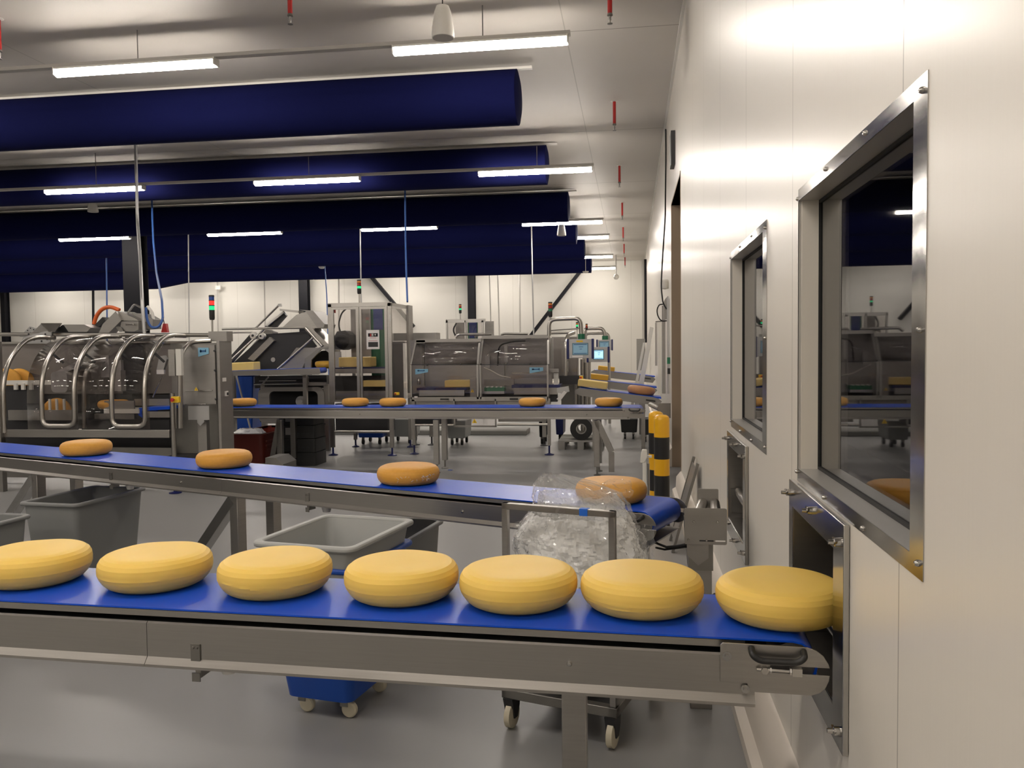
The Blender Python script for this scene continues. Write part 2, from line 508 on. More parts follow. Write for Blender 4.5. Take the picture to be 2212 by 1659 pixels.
def pass_plate(label, y0, y1, z0, z1, hole):
    """steel pass-through surround with wing nuts, and the roller track inside it"""
    t = thing('wall_opening_surround', label, 'opening surround', (XW, (y0 + y1) / 2, (z0 + z1) / 2), group='steel surrounds of the wall openings')
    hy0, hy1, hz0, hz1 = hole
    ii = [(hy0, hz0), (hy1, hz0), (hy1, hz1), (hy0, hz1)]
    MB().frame([(y0, z0), (y1, z0), (y1, z1), (y0, z1)], ii, 'yz', XW - .016, XW - .001).build('plate', POLISH, t, bevel=.002)
    MB().frame(rr(ii, .002), rr(ii, -.004), 'yz', XW - .012, XW + WT + .02).build('reveal', STEEL, t)
    for yy, zz in ((y0 + .03, z0 + .05), (y1 - .03, z0 + .05), (y0 + .03, z1 - .05), (y1 - .03, z1 - .04), ((y0 + y1) / 2, z1 - .035), ((y0 + y1) / 2, z0 + .03)):
        w = MB().lathe([(.0, -.030), (.006, -.030), (.007, -.016), (.011, -.014), (.012, 0)], (XW - .016, yy, zz), 12, 'x')
        w.prism([(yy - .021, zz + .006), (yy - .006, zz - .006), (yy + .006, zz - .006), (yy + .021, zz + .006), (yy + .015, zz + .010), (yy, zz + .003), (yy - .015, zz + .010)], 'yz', XW - .033, XW - .027)
        w.build('wing_nut', POLISH, t)
    return t


pass_plate('steel surround of the wall opening under the near window', 2.125, 2.84, .591, 1.172, (2.232, 2.785, .68, 1.09))
pass_plate('steel surround of the wall opening under the farther window', 3.92, 4.65, .597, 1.150, (4.0, 4.60, .68, 1.08))


def roller_track(label, y0, y1, z, x0, n):
    t = thing('roller_conveyor', label, 'roller conveyor', (x0, (y0 + y1) / 2, 0), group='roller tracks in the wall openings')
    for yy in (y0, y1):
        MB().box((x0 - .02, yy - .004, z - .14), (x0 + n * .075 + .6, yy + .004, z - .01)).build('side_rail', STEELD, t)
    for k in range(n):
        x = x0 + .02 + k * .075
        r = MB().cyl((x, y0 + .012, z - .028), (x, y1 - .012, z - .028), .026, n=18).build('roller', POLISH, t)
        MB().cyl((x, y0 + .0045, z - .028), (x, y0 + .0115, z - .028), .0262, n=18).build('end_cap', YELLOW, r)
    for xx in (x0 + n * .075 + .3,):
        for yy in (y0, y1):
            MB().bar((xx, yy, 0), (xx, yy, z - .145), .04).build('leg', STEELD, t)
    return t


roller_track('steel roller track inside the opening under the near window', 2.245, 2.77, .85, .548, 8)
roller_track('steel roller track inside the opening under the farther window', 4.015, 4.585, .85, .548, 8)

# ------------------------------------------------------------------ ceiling: lamps, tracks, ducts, sprinklers
ROWS = [  # Y, Z, list of (left X, right X)
    (8.0, 4.52, [(-2.276, -.573), (-5.874, -4.105), (-9.45, -7.70), (-13.0, -11.25), (-16.6, -14.85)], 'first', 'front'),
    (12.75, 4.30, [(-2.315, -.565), (-5.95, -4.2), (-9.62, -7.86), (-13.3, -11.55), (-16.95, -15.2)], 'second', 'second'),
    (18.5, 4.35, [(-2.39, -.605), (-6.09, -4.31), (-9.83, -8.0), (-13.64, -11.8), (-17.4, -15.6)], 'third', 'third'),
    (21.95, 4.46, [(-2.38, -.56), (-6.1, -4.3), (-9.9, -8.1), (-13.6, -11.8), (-17.4, -15.6), (-21.1, -19.3)], 'fourth', 'fourth'),
    (26.4, 4.42, [(-2.38, -.56), (-6.1, -4.3), (-9.9, -8.1), (-13.6, -11.8), (-17.4, -15.6), (-21.1, -19.3), (-24.9, -23.1)], 'fifth', 'fifth'),
    (31.0, 4.48, [(-2.38, -.56), (-6.1, -4.3), (-9.9, -8.1), (-13.6, -11.8), (-17.4, -15.6), (-21.1, -19.3), (-24.9, -23.1)], 'last', 'farthest'),
    (1.7, 4.5, [(-2.4, -.57), (-6.0, -4.2), (-9.6, -7.8), (-13.2, -11.4)], None, None),
    (-2.6, 4.5, [(-2.4, -.57), (-6.0, -4.2), (-9.6, -7.8), (-13.2, -11.4)], None, None)]
ORD = ['nearest the right wall', 'second from the right wall', 'third from the right wall', 'fourth from the right wall', 'fifth from the right wall', 'sixth from the right wall', 'seventh from the right wall']
proto = {}


def lamp(x0, x1, y, z, label, group):
    L = round(x1 - x0, 3)
    if L in proto: return dup(proto[L], ((x0 + x1) / 2, y, z), label, group)
    t = thing('tube_lamp', label, 'lamp', ((x0 + x1) / 2, y, z), group=group)
    MB().prism([(y - .055, z), (y - .05, z - .03), (y - .03, z - .055), (y, z - .065), (y + .03, z - .055), (y + .05, z - .03), (y + .055, z)], 'yz', x0 + .012, x1 - .012).build('diffuser', DIFFUSER, t)
    MB().box((x0 + .01, y - .055, z + .001), (x1 - .01, y + .055, z + .026)).build('housing', WHITEM, t, bevel=.006)
    for xx in (x0, x1 - .012):
        MB().box((xx, y - .057, z - .05), (xx + .012, y + .057, z + .026)).build('end_cap', WHITEM, t)
    ch = MB().tube([(x0 + (x1 - x0) * .52, y, z + .066), (x0 + (x1 - x0) * .52, y, ZC)], .006, 6)
    ch.build('hanging_chain', STEELD, t)
    proto[L] = t
    return t


for (y, z, tubes, word, rowname) in ROWS:
    for k, (a, b) in enumerate(tubes):
        if word:
            lb = 'lit tube lamp in the %s ceiling row, %s' % (rowname, ORD[k])
            gp = 'tube lamps of the %s ceiling row' % rowname
        else:
            lb = 'lit tube lamp on the ceiling behind the viewer'; gp = 'tube lamps behind the viewer'
        lamp(a, b, y, z, lb, gp)
    tr = MB().box((tubes[-1][0] - .5, y - .04, z + .028), (tubes[0][1] + .02, y + .04, z + .062))
    o = tr.build('lamp_trunking', OFFGREY, loc=(-4, y, z))
    tag(o, ('long straight trunking rail carrying the %s row of tube lamps' % rowname) if word else 'trunking rail carrying the tube lamps behind the viewer', 'lamp rail', 'lamp trunking rails')

DUCT = [(9.75, -1.29, .315, 'nearest'), (13.45, -1.325, .31, 'second'), (17.55, -1.285, .31, 'third'), (21.4, -1.37, .31, 'fourth'), (25.2, -1.375, .31, 'fifth'), (30.2, -1.41, .30, 'farthest')]
for (y, xe, r, w) in DUCT:
    zc = ZC - .05 - r
    t = thing('air_duct', '%s navy fabric air duct slung under the ceiling' % w, 'air duct', (xe, y, zc), group='fabric air ducts under the ceiling')
    n = 28
    rows = []
    xs = [xe, xe - .25, xe - 3, xe - 6, xe - 9, xe - 12, xe - 16, xe - 20, XL + .5]
    if w == 'farthest': xs = [xe, xe - .25, xe - 5, xe - 10, xe - 15.5, xe - 16.8, xe - 18, XL + .5]
    for x in xs:
        big = 1.0
        if w == 'farthest' and x < xe - 16.0: big = 1.36
        rows.append([(x, y + r * big * math.sin(2 * PI * j / n), zc + r - r * big + r * big * math.cos(2 * PI * j / n)) for j in range(n + 1)])
    MB().grid(rows).build('sleeve', DUCTM, t)
    MB().lathe([(0, .03), (r * .7, .022), (r * .995, 0), (r * .995, -.02)], (xe, y, zc), n, 'x').build('end_cap', DUCTM, t)
    MB().box((XL + .5, y - .03, ZC - .048), (xe + .17, y + .03, ZC - .018)).build('hanging_rail', WHITEP, t)

SPR = [((1327, 218), 'nearest of the row by the right wall'), ((1338, 357), 'second of the row by the right wall'), ((1344, 437), 'third of the row by the right wall'), ((1346, 490), 'fourth of the row by the right wall'), ((1348, 526), 'fifth of the row by the right wall'), ((1350, 555), 'farthest of the row by the right wall'), ((1317, -45), 'cut by the top edge near the right wall'), ((625, -45), 'hanging at the top edge above the front lamps'), ((-4, 40), 'cut by the left edge above the front lamps')]
sp0 = None
for (px, lb) in SPR:
    p = W(*px, Z=ZC)
    lb = 'red sprinkler drop, ' + lb
    if sp0 is None:
        sp0 = thing('sprinkler', lb, 'sprinkler', p, group='red sprinkler drops')
        x, y, z = p
        MB().cyl((x, y, z), (x, y, z - .30), .021, n=12).build('red_pipe', REDP, sp0)
        MB().lathe([(.022, 0), (.026, -.02), (.012, -.025), (.010, -.05), (.014, -.052), (.009, -.06), (.006, -.085), (.024, -.088), (.024, -.092), (0, -.093)], (x, y, z - .30), 12).build('head', STEELD, sp0)
        MB().lathe([(.05, 0), (.05, -.004), (.022, -.012)], (x, y, z), 16).build('rose', WHITEP, sp0)
    else:
        dup(sp0, p, lb)


def speaker(px, Zt, Y, h, r, label):
    a = W(*px, Y=Y)
    t = thing('pendant_speaker', label, 'speaker', (a.x, Y, a.z), group='white pendant speakers')
    MB().lathe([(0, h), (r * .55, h * .97), (r * .72, h * .8), (r * .93, h * .35), (r, .03), (r * .97, 0)], a, 28).build('shell', WHITEP, t)
    MB().lathe([(r * .93, .006), (r * .9, -.003), (0, -.003)], a, 28).build('grille', OFFGREY, t)
    MB().cyl((a.x, Y, a.z + h * .98), (a.x, Y, ZC), .006, n=8).build('hanging_cable', RUBBER, t)


speaker((957, 82), 4.8, 7.55, .29, .105, 'large white pendant speaker by the front right lamp')
speaker((201, 458), 4.6, 16.4, .22, .11, 'white pendant speaker over the left machine below the ducts')
speaker((1213, 509), 4.6, 18.2, .24, .10, 'white pendant speaker under the third row lamp end')
for (q, r, m_, lb) in ((W(695, 576, Y=25.7), .10, WHITEP, 'small white smoke detector under the ducts above the tall cabinet'), (W(1265, 586, Y=29.75), .11, OFFGREY, 'grey smoke detector beneath the far duct end')):
    t = thing('smoke_detector', lb, 'detector', q, group='smoke detectors')
    MB().lathe([(0, -.07), (r * .7, -.06), (r, -.02), (r, 0), (0, .01)], q, 18).build('cap', m_, t)
    MB().cyl((q.x, q.y, q.z), (q.x, q.y, ZC), .012, n=8).build('drop_rod', m_, t)
p = W(1331, 598, Y=30.5)
t = thing('ball_pendant', 'small white ball hanging on a rod at the last lamp', 'pendant', p)
MB().lathe([(.10 * math.sin(PI * k / 10), -.10 * math.cos(PI * k / 10)) for k in range(11)], p, 18).build('ball', WHITEP, t)
MB().cyl((p.x, p.y, p.z + .09), (p.x, p.y, ZC), .018, n=8).build('rod', OFFGREY, t)

# steel columns and braces at the far side of the hall
def column(px0, px1, Y, d, label, mat=GREYD):
    a, b = W(px0, 640, Y=Y), W(px1, 640, Y=Y)
    w = b.x - a.x
    mb = MB().box((a.x, Y, 0), (b.x, Y + .018, ZC)).box((a.x, Y + d - .018, 0), (b.x, Y + d, ZC)).box((a.x + w / 2 - .01, Y + .018, 0), (a.x + w / 2 + .01, Y + d - .018, ZC))
    o = mb.build('steel_column', mat, loc=((a.x + b.x) / 2, Y, 0))
    o['kind'] = 'structure'
    tag(o, label, 'column', 'dark steel columns')


column(267, 307, 19.5, .3, 'thick dark steel column rising behind the arched machine')
column(645, 664, 31.9, .3, 'dark steel column on the far wall behind the tilted slicer')
column(1010, 1025, 31.9, .3, 'dark steel column on the far wall above the rear cabinet')
column(0, 9, 31.9, .3, 'dark steel column at the left edge of the far wall')
for (a, b, lb) in (((770, 560), (858, 664), 'dark diagonal brace on the far wall above the tall cabinet'), ((1262, 575), (1135, 740), 'dark diagonal brace on the far wall behind the control arm')):
    p, q = W(*a, Y=32.3), W(*b, Y=32.3)
    q = p + (q - p) * 1.4
    mb = MB().bar(p, q, .12, .24, up=(0, 1, 0))
    o = mb.build('steel_brace', GREYD, loc=p); o['kind'] = 'structure'
    tag(o, lb, 'brace', 'diagonal wall braces')

# ------------------------------------------------------------------ belt conveyors
def conveyor(name, label, loc, ang, L, w, bz, fh=.125, lip=True, r=.062, tilt=0, end_plates=True, joints=(), brackets=(), rest='R'):
    """belt conveyor; local x runs along the belt, y across it (0 = near edge), z up from the floor"""
    t = thing(name, label, 'conveyor', loc, (0, tilt, ang))
    Mx = WM[t.name]
    zc = bz - r
    # belt loop
    loop = [(0, bz), (L, bz)]
    for k in range(1, 9):
        a = PI / 2 - PI * k / 8
        loop.append((L + r * math.cos(a), zc + r * math.sin(a)))
    loop += [(L - .5, zc - r - .012), (.5, zc - r - .012), (0, zc - r)]
    for k in range(1, 9):
        a = -PI / 2 - PI * k / 8
        loop.append((r * math.cos(a), zc + r * math.sin(a)))
    inner = []
    k = len(loop)
    for i in range(k):
        a, p, b = Vector(loop[i - 1]), Vector(loop[i]), Vector(loop[(i + 1) % k])
        d = (b - a)
        nrm = Vector((d.y, -d.x)).normalized()
        inner.append(tuple(p + nrm * .005))
    MB(Mx).frame(loop, inner, 'xz', .004, w - .004).build('belt', BELT, t)
    MB(Mx).box((.1, .006, bz - .026), (L - .12, w - .006, bz - .007)).build('slider_bed', STEEL, t)
    # side frames: top lip, web, flared bottom flange
    ft = bz - .034
    fb = ft - fh + .018
    cuts = [0.06, *joints, L - .098]
    for side in (0, 1):
        sg = -1 if side == 0 else 1
        y0 = -.004 if side == 0 else w + .004
        prof = [(y0 + sg * .004, ft - .004), (y0 + sg * .010, ft), (y0 + sg * .018, ft - .004), (y0 + sg * .018, fb + .004), (y0 + sg * .034, fb - .014), (y0 + sg * .034, fb - .022), (y0 + sg * .026, fb - .022), (y0 + sg * .010, fb - .006), (y0 + sg * .010, ft - .012), (y0 + sg * .004, ft - .012)]
        for a, b in zip(cuts, cuts[1:]):
            m = MB(Mx).prism(prof, 'yz', a + (.0015 if a != cuts[0] else 0), b)
            m.build('side_frame', STEELH, t)
    MB(Mx).box((.05, .02, bz - .075), (L - .05, w - .02, bz - .05)).build('inner_tray', DARKM, t)
    for xx in (0, L):
        MB(Mx).cyl((xx, .01, zc), (xx, w - .01, zc), r - .006, n=20).build('drum', STEELD, t)
    if end_plates:
        for side in (0, 1):
            sg = -1 if side == 0 else 1
            ya = -.0235 if side == 0 else w + .0235
            yb = ya + sg * .005
            e = L
            top, bot = bz - .003, bz - .128
            pl = [(e - .185, top - .006), (e - .179, top), (e + .03, top - .001), (e + .052, top - .008), (e + .070, top - .022), (e + .082, top - .042), (e + .085, top - .052),
                  (e - .06, top - .052), (e - .06, top - .071), (e + .085, top - .071), (e + .083, top - .085), (e + .074, top - .105), (e + .06, top - .118), (e + .04, bot), (e - .11, bot), (e - .118, bot + .022), (e - .185, bot + .022)]
            pm = MB(Mx).prism(pl, 'xz', ya, yb).build('end_plate', STEEL, t, bevel=.0008)
            hy = yb + sg * .024
            MB(Mx).tube(fillet([(e - .107, yb, top - .010), (e - .107, hy, top - .020), (e - .088, hy, top - .033), (e + .004, hy, top - .033), (e + .021, hy, top - .02), (e + .021, yb, top - .012)], .016), .0085, 12).build('handle', BLACKP, pm)
            tm = MB(Mx).cyl((e - .095, yb + sg * .008, top - .062), (e + .012, yb + sg * .008, top - .062), .0042, n=10)
            tm.cyl((e - .075, yb, top - .062), (e - .075, yb + sg * .018, top - .062), .0095, n=6).cyl((e - .062, yb + sg * .008, top - .062), (e - .058, yb + sg * .008, top - .062), .009, n=6)
            tm.cyl((e - .014, yb + sg * .008, top - .062), (e - .009, yb + sg * .008, top - .062), .0095, n=6).box((e - .008, yb, top - .072), (e + .016, yb + sg * .018, top - .052))
            tm.build('belt_tensioner', POLISH, pm)
            bm_ = MB(Mx)
            bm_.cyl((e - .168, yb, top - .034), (e - .168, yb + sg * .003, top - .034), .012, n=18).cyl((e - .168, yb, top - .034), (e - .168, yb + sg * .009, top - .034), .0065, n=6)
            bm_.cyl((e - .122, yb - sg * .004, bot + .008), (e - .122, yb + sg * .004, bot + .008), .011, n=18).cyl((e - .122, yb, bot + .008), (e - .122, yb + sg * .012, bot + .008), .006, n=6)
            bm_.build('bolts', POLISH, pm)
    for (xx, kind) in brackets:
        y = -.022
        if kind == 'bolt':
            MB(Mx).lathe([(0, -.010), (.005, -.009), (.0075, -.004), (.0075, 0)], (xx, y, ft - .05), 12, 'y').build('bolt', POLISH, t)
        else:
            b = MB(Mx).box((xx - .015, y - .004, fb - .002), (xx + .015, y, fb + .050))
            for dx in (-.006, .006): b.lathe([(0, -.005), (.003, -.0045), (.0045, 0)], (xx + dx, y - .004, fb + .040), 10, 'y')
            b.tube(fillet([(xx + .010, y + .006, fb - .02), (xx + .010, y, fb - .050), (xx - .006, y, fb - .058), (xx - .011, y, fb - .046)], .006), .0035, 8)
            b.box((xx - .013, y - .004, fb - .062), (xx + .013, y, fb - .036)).box((xx - .002, y - .002, fb - .05), (xx + .016, y + .05, fb - .026))
            b.build('sensor_bracket', STEELD, t)
            MB(Mx).lathe([(.0, -.03), (.022, -.028), (.030, 0), (.022, .012), (0, .014)], (xx + .035, .10, fb - .052), 18).build('snub_wheel', WHITEP, t)
    return t


def post_leg(t, x, y, z, s=.05, foot=True, mat=None, brace=None):
    MB().box((x - s / 2, y - s / 2, .10 if foot else 0), (x + s / 2, y + s / 2, z)).build('leg', mat or STEEL, t, bevel=.003)
    if foot:
        f = MB().lathe([(0, 0), (.045, 0), (.045, .006), (.03, .016), (.012, .02), (.010, .11)], (x, y, 0), 18)
        f.build('foot', STEELD, t)
    if brace:
        MB().bar(brace[0], brace[1], s).build('brace', mat or STEEL, t, bevel=.003)


A_FG = math.atan2(-.107, 2.333)
Lf = (.41 + 3.2) / math.cos(A_FG)
fgc = conveyor('belt_conveyor', 'front blue belt conveyor with yellow cheeses running into the wall opening', (-3.2, 2.367, 0), A_FG, Lf, .39, .85, fh=.126, joints=(1.77,), brackets=((1.93, 'sensor'), (3.035, 'bolt')))
fg_px = W(1240, 1480, Y=2.40)
post_leg(fgc, fg_px.x, 2.42, .735, .072, foot=False)
post_leg(fgc, -2.95, 2.52, .735, .072, foot=False)
MB().box((fg_px.x - .036, 2.27, .70), (fg_px.x + .036, 2.60, .735)).build('cross_member', STEEL, fgc)

A_MD = R(-21.6)
ca, sa = math.cos(A_MD), math.sin(A_MD)
X0, Y0 = -7.0, 6.66
Lm = 7.57
mdc = conveyor('belt_conveyor', 'middle blue belt conveyor slanting towards the wall with orange cheeses', (X0, Y0, 0), A_MD, Lm, .40, .85, fh=.102, joints=(4.80,), brackets=((3.70, 'sensor'), (4.42, 'bolt'), (5.52, 'sensor'), (6.6, 'bolt')))
Mm = WM[mdc.name]
def ml(x, y, z): return Mm @ Vector((x, y, z))
for k, (xx, dx) in enumerate(((4.86, -.52), (2.72, -.62))):
    for yy in (.05, .35):
        MB(Mm).box((xx - .035, yy - .035, .10), (xx + .035, yy + .035, .705)).build('leg', STEEL, mdc, bevel=.003)
        MB().lathe([(0, 0), (.045, 0), (.045, .006), (.03, .016), (.012, .02), (.010, .11)], ml(xx, yy, 0), 18).build('foot', STEELD, mdc)
    MB().bar(ml(xx - .02, .05, .68), ml(xx + dx, .05, .13), .07, .07).build('brace', POLISH, mdc, bevel=.003)
    MB(Mm).box((xx - .03, .05, .20), (xx + .03, .35, .26)).build('cross_member', STEEL, mdc)
for yy in (.05, .35):
    MB(Mm).box((Lm - .30, yy - .03, 0), (Lm - .24, yy + .03, .70)).build('leg', STEEL, mdc, bevel=.003)
# rounded drip tray under the belt end
MB(Mm).prism([(Lm - .12, .705), (Lm + .05, .70), (Lm + .02, .672), (Lm - .03, .655), (Lm - .08, .66), (Lm - .115, .68)], 'xz', -.016, .41).build('drip_tray', STEELW, mdc)

A_FR = R(-1.6)
frc = conveyor('belt_conveyor', 'rear blue belt conveyor crossing the hall in front of the machines', (-5.45, 10.50, 0), A_FR, 5.53, .54, .85, fh=.104, brackets=((1.95, 'bolt'), (4.9, 'bolt')))
Mf = WM[frc.name]
for xx in (.80, 2.95, 5.02):
    for yy in ((.06, .48) if xx != 5.02 else (.03, .40)):
        MB(Mf).box((xx - .035, yy - .035, .11), (xx + .035, yy + .035, .69)).build('leg', STEEL, frc, bevel=.003)
        MB(Mf).lathe([(0, 0), (.045, 0), (.045, .006), (.03, .016), (.012, .02), (.010, .12)], (xx, yy, 0), 18).build('foot', STEELD, frc)
MB().bar(Mf @ Vector((.80, .06, .66)), Mf @ Vector((.68, .06, .12)), .07).build('brace', STEEL, frc)
p0 = Mf @ Vector((5.02, .03, .69)); p1 = Mf @ Vector((5.20, .03, .30)); p2 = Mf @ Vector((5.20, .03, .05))
MB().bar(p0, p1, .07).build('brace', STEEL, frc)
MB().bar(p1, p2, .07).build('brace', STEEL, frc)
# deflector plates at the two ends of the rear conveyor
a = W(467, 905, Y=10.45); b = W(492, 868, Y=10.45)
MB().prism([(a.x, b.z - .02), (b.x + .03, b.z), (b.x + .06, a.z - .01), (a.x + .05, a.z - .01), (a.x, a.z + .07)], 'xz', 10.44, 10.45).build('end_plate', ALU, frc)

# ------------------------------------------------------------------ cheeses
YPROF = [(0, 0), (.118, 0), (.138, .003), (.153, .011), (.1645, .023), (.1730, .037), (.1775, .050), (.1782, .066), (.1760, .081), (.1690, .0935), (.1570, .1025), (.140, .1070), (.105, .1092), (.05, .1105), (0, .111)]
OPROF = [(0, 0), (.122, 0), (.142, .0025), (.158, .009), (.169, .021), (.1755, .036), (.178, .052), (.1760, .068), (.1695, .083), (.158, .094), (.142, .101), (.118, .1045), (.07, .106), (0, .1065)]


def cheese(prof, seed, ridges=0, n=72):
    rnd = random.Random(seed)
    fine = []
    for (a, b) in zip(prof, prof[1:]):
        for k in range(3):
            u = k / 3
            fine.append((a[0] * (1 - u) + b[0] * u, a[1] * (1 - u) + b[1] * u))
    fine.append(prof[-1])
    mb = MB().lathe(fine, n=n)
    ph, amp = rnd.uniform(0, 6), rnd.uniform(.0008, .002)
    lines = [(rnd.uniform(.03, .055), rnd.uniform(0, 6), rnd.uniform(.002, .006), rnd.uniform(.0010, .0018)) for _ in range(ridges)]
    out = []
    for v in mb.v:
        r = math.hypot(v.x, v.y)
        th = math.atan2(v.y, v.x)
        s = 1 + amp * 4 * math.cos(2 * th + ph) + .004 * noise.noise(Vector((math.cos(th) * 2, math.sin(th) * 2, v.z * 20 + seed)))
        dz = 0.002 * noise.noise(Vector((v.x * 9, v.y * 9, seed))) * (v.z / .1)
        for (z0, p, wav, h) in lines:
            zz = z0 + wav * math.sin(2 * th + p) + wav * .6 * math.sin(5 * th + p)
            if r > .14: s += h / r * math.exp(-((v.z - zz) / .0016) ** 2) * (0.5 + 0.5 * math.sin(th + p))
        out.append(Vector((v.x * s, v.y * s, v.z + dz)))
    mb.v = out
    return mb


def put(o, x, y, z, rz=0, tilt=None):
    o.location = (x, y, z); o.rotation_euler = (tilt[0] if tilt else 0, tilt[1] if tilt else 0, rz)


words_ = ['first', 'second', 'third', 'fourth', 'fifth', 'sixth', 'seventh']
YPOS = [(-2.005, 2.535), (-1.563, 2.537), (-1.135, 2.512), (-.712, 2.492), (-.341, 2.462), (.026, 2.449), (.412, 2.40)]
YLAB = ['yellow cheese wheel cut by the left edge on the front conveyor', 'creased yellow cheese wheel, second from the left on the front conveyor', 'yellow cheese wheel, third from the left on the front conveyor', 'yellow cheese wheel, fourth from the left on the front conveyor', 'yellow cheese wheel touching the creased one near the bag on the front conveyor', 'pale-topped creased yellow cheese wheel before the gap on the front conveyor', 'yellow cheese wheel entering the wall opening from the front conveyor']
for k, ((x, y), lb) in enumerate(zip(YPOS, YLAB)):
    o = cheese(YPROF, k + 3, ridges=(0, 3, 1, 0, 0, 5, 0)[k]).build('round_cheese', YCHEESE, sharp=15)
    put(o, x, y, .8508, k * 1.3)
    tag(o, lb, 'cheese', 'yellow cheeses on the front conveyor')
OPOS = [(-5.68, 6.50), (-4.035, 5.75), (-2.654, 5.205), (-1.252, 4.640), (-.085, 4.19)]
OLAB = ['orange cheese wheel cut by the left edge on the middle conveyor', 'orange cheese wheel, second from the left on the middle conveyor', 'orange cheese wheel in the centre of the middle conveyor', 'orange cheese wheel with torn white film scraps on the middle conveyor', 'orange cheese wheel half hidden behind the clear plastic bag']
oproto = cheese(OPROF, 11)
for k, ((x, y), lb) in enumerate(zip(OPOS, OLAB)):
    o = (cheese(OPROF, 11 + k)).build('round_cheese', OCHEESE, sharp=60)
    lx = (Vector((x - X0, y - Y0)).dot(Vector((ca, sa))))
    c = ml(lx, .20, 0)
    put(o, c.x, c.y, .8508, k * 2.1)
    tag(o, lb, 'cheese', 'orange cheeses on the middle conveyor')
FPOS = [525.5, 767.5, 848.5, 1150, 1315]
FLAB = ['orange cheese wheel at the left end of the rear conveyor', 'orange cheese wheel, left of the close pair on the rear conveyor', 'orange cheese wheel, right of the close pair on the rear conveyor', 'orange cheese wheel in front of the right guard panel on the rear conveyor', 'orange cheese wheel nearest the wall on the rear conveyor']
for k, (px, lb) in enumerate(zip(FPOS, FLAB)):
    g = W(px, 866, Y=10.74)
    yc = 10.50 + (g.x + 5.45) * math.tan(A_FR) + .27
    g = W(px, 866, Y=yc)
    o = cheese(OPROF, 31 + k, n=48).build('round_cheese', OCHEESE, sharp=60)
    put(o, g.x, yc, .8508, k)
    tag(o, lb, 'cheese', 'orange cheeses on the rear conveyor')
# torn film on one cheese
c = bpy.data.objects['round_cheese.010']
rnd = random.Random(5)
sc = MB()
for k in range(26):
    a = R(rnd.uniform(-95, -20)) if k < 14 else R(rnd.uniform(-50, -25))
    rr_, zz = .178, rnd.uniform(.03, .06)
    q = Vector((rr_ * math.cos(a), rr_ * math.sin(a), zz)) + Vector(c.location)
    d = Vector((rnd.uniform(-1, 1), rnd.uniform(-1, 1), rnd.uniform(-1, .6))).normalized() * rnd.uniform(.003, .012)
    sc.tube([q - d, q + Vector((.001, -.002, .001)), q + d], .0011, 5)
o = sc.build('film_scrap', WHITEP, loc=tuple(Vector(c.location) + Vector((.1, -.14, .05))))
tag(o, 'torn white film scraps stuck to a cheese side', 'film scraps'); o['kind'] = 'stuff'

# ------------------------------------------------------------------ tubs and trolleys
def tub(name, label, c, L, Wd, z0, z1, ang, mat, group=None, taper=.86, rimw=.022, casters=False):
    """open rectangular tub; c = centre, L along local y, Wd along local x"""
    t = thing(name, label, 'tub', (c[0], c[1], 0), (0, 0, ang), group)
    Mt = WM[t.name]
    def ring(w, l, r=.04): return rrect(-w / 2, -l / 2, w / 2, l / 2, r, 4)
    th = .012
    b_o, t_o = ring(Wd * taper, L * taper), ring(Wd, L)
    b_i, t_i = ring(Wd * taper - 2 * th, L * taper - 2 * th), ring(Wd - 2 * th, L - 2 * th)
    n = len(b_o)
    vs = [(x, y, z0) for x, y in b_o] + [(x, y, z1 - .012) for x, y in t_o] + [(x, y, z1 - .012) for x, y in t_i] + [(x, y, z0 + th) for x, y in b_i]
    fs = [tuple(range(n))[::-1]]
    for k in range(3):
        for i in range(n):
            j = (i + 1) % n
            fs.append((k * n + i, k * n + j, (k + 1) * n + j, (k + 1) * n + i))
    fs.append(tuple(range(3 * n, 4 * n)))
    MB(Mt).add(vs, fs).build('body', mat, t)
    MB(Mt).frame(ring(Wd + 2 * rimw, L + 2 * rimw, .05), ring(Wd - 2 * th, L - 2 * th), 'xy', z1 - .024, z1).build('rim', mat, t, bevel=.008)
    if casters:
        for sx in (-1, 1):
            for sy in (-1, 1):
                x, y = sx * (Wd * taper / 2 - .055), sy * (L * taper / 2 - .055)
                MB(Mt).box((x - .018, y - .018, .05), (x + .018, y + .018, z0 + .004)).build('caster_fork', STEELD, t)
                MB(Mt).lathe([(0, -.014), (.030, -.014), (.036, -.008), (.036, .008), (.030, .014), (0, .014)], (x + .02, y, .036), 18, 'y').build('caster_wheel', M('cream_wheel', (.6, .55, .42), .5) if 'cream_wheel' not in bpy.data.materials else bpy.data.materials['cream_wheel'], t)
    return t


A_T = R(-10)
tub('tub_trolley', 'blue tub on white casters standing under the front conveyor', (-1.335, 3.62), .56, .46, .085, .70, A_T, BLUEP, taper=.70, casters=True)
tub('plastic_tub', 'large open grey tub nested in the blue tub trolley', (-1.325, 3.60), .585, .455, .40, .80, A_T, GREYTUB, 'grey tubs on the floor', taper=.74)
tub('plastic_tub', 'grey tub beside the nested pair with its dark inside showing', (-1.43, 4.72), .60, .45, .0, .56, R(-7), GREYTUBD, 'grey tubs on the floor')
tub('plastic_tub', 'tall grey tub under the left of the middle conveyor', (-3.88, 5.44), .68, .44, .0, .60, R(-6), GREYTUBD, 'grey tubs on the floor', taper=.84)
tub('plastic_tub', 'grey tub cut by the left edge behind the front cheeses', (-4.02, 4.42), .66, .44, .0, .60, R(-6), GREYTUBD, 'grey tubs on the floor', taper=.84)

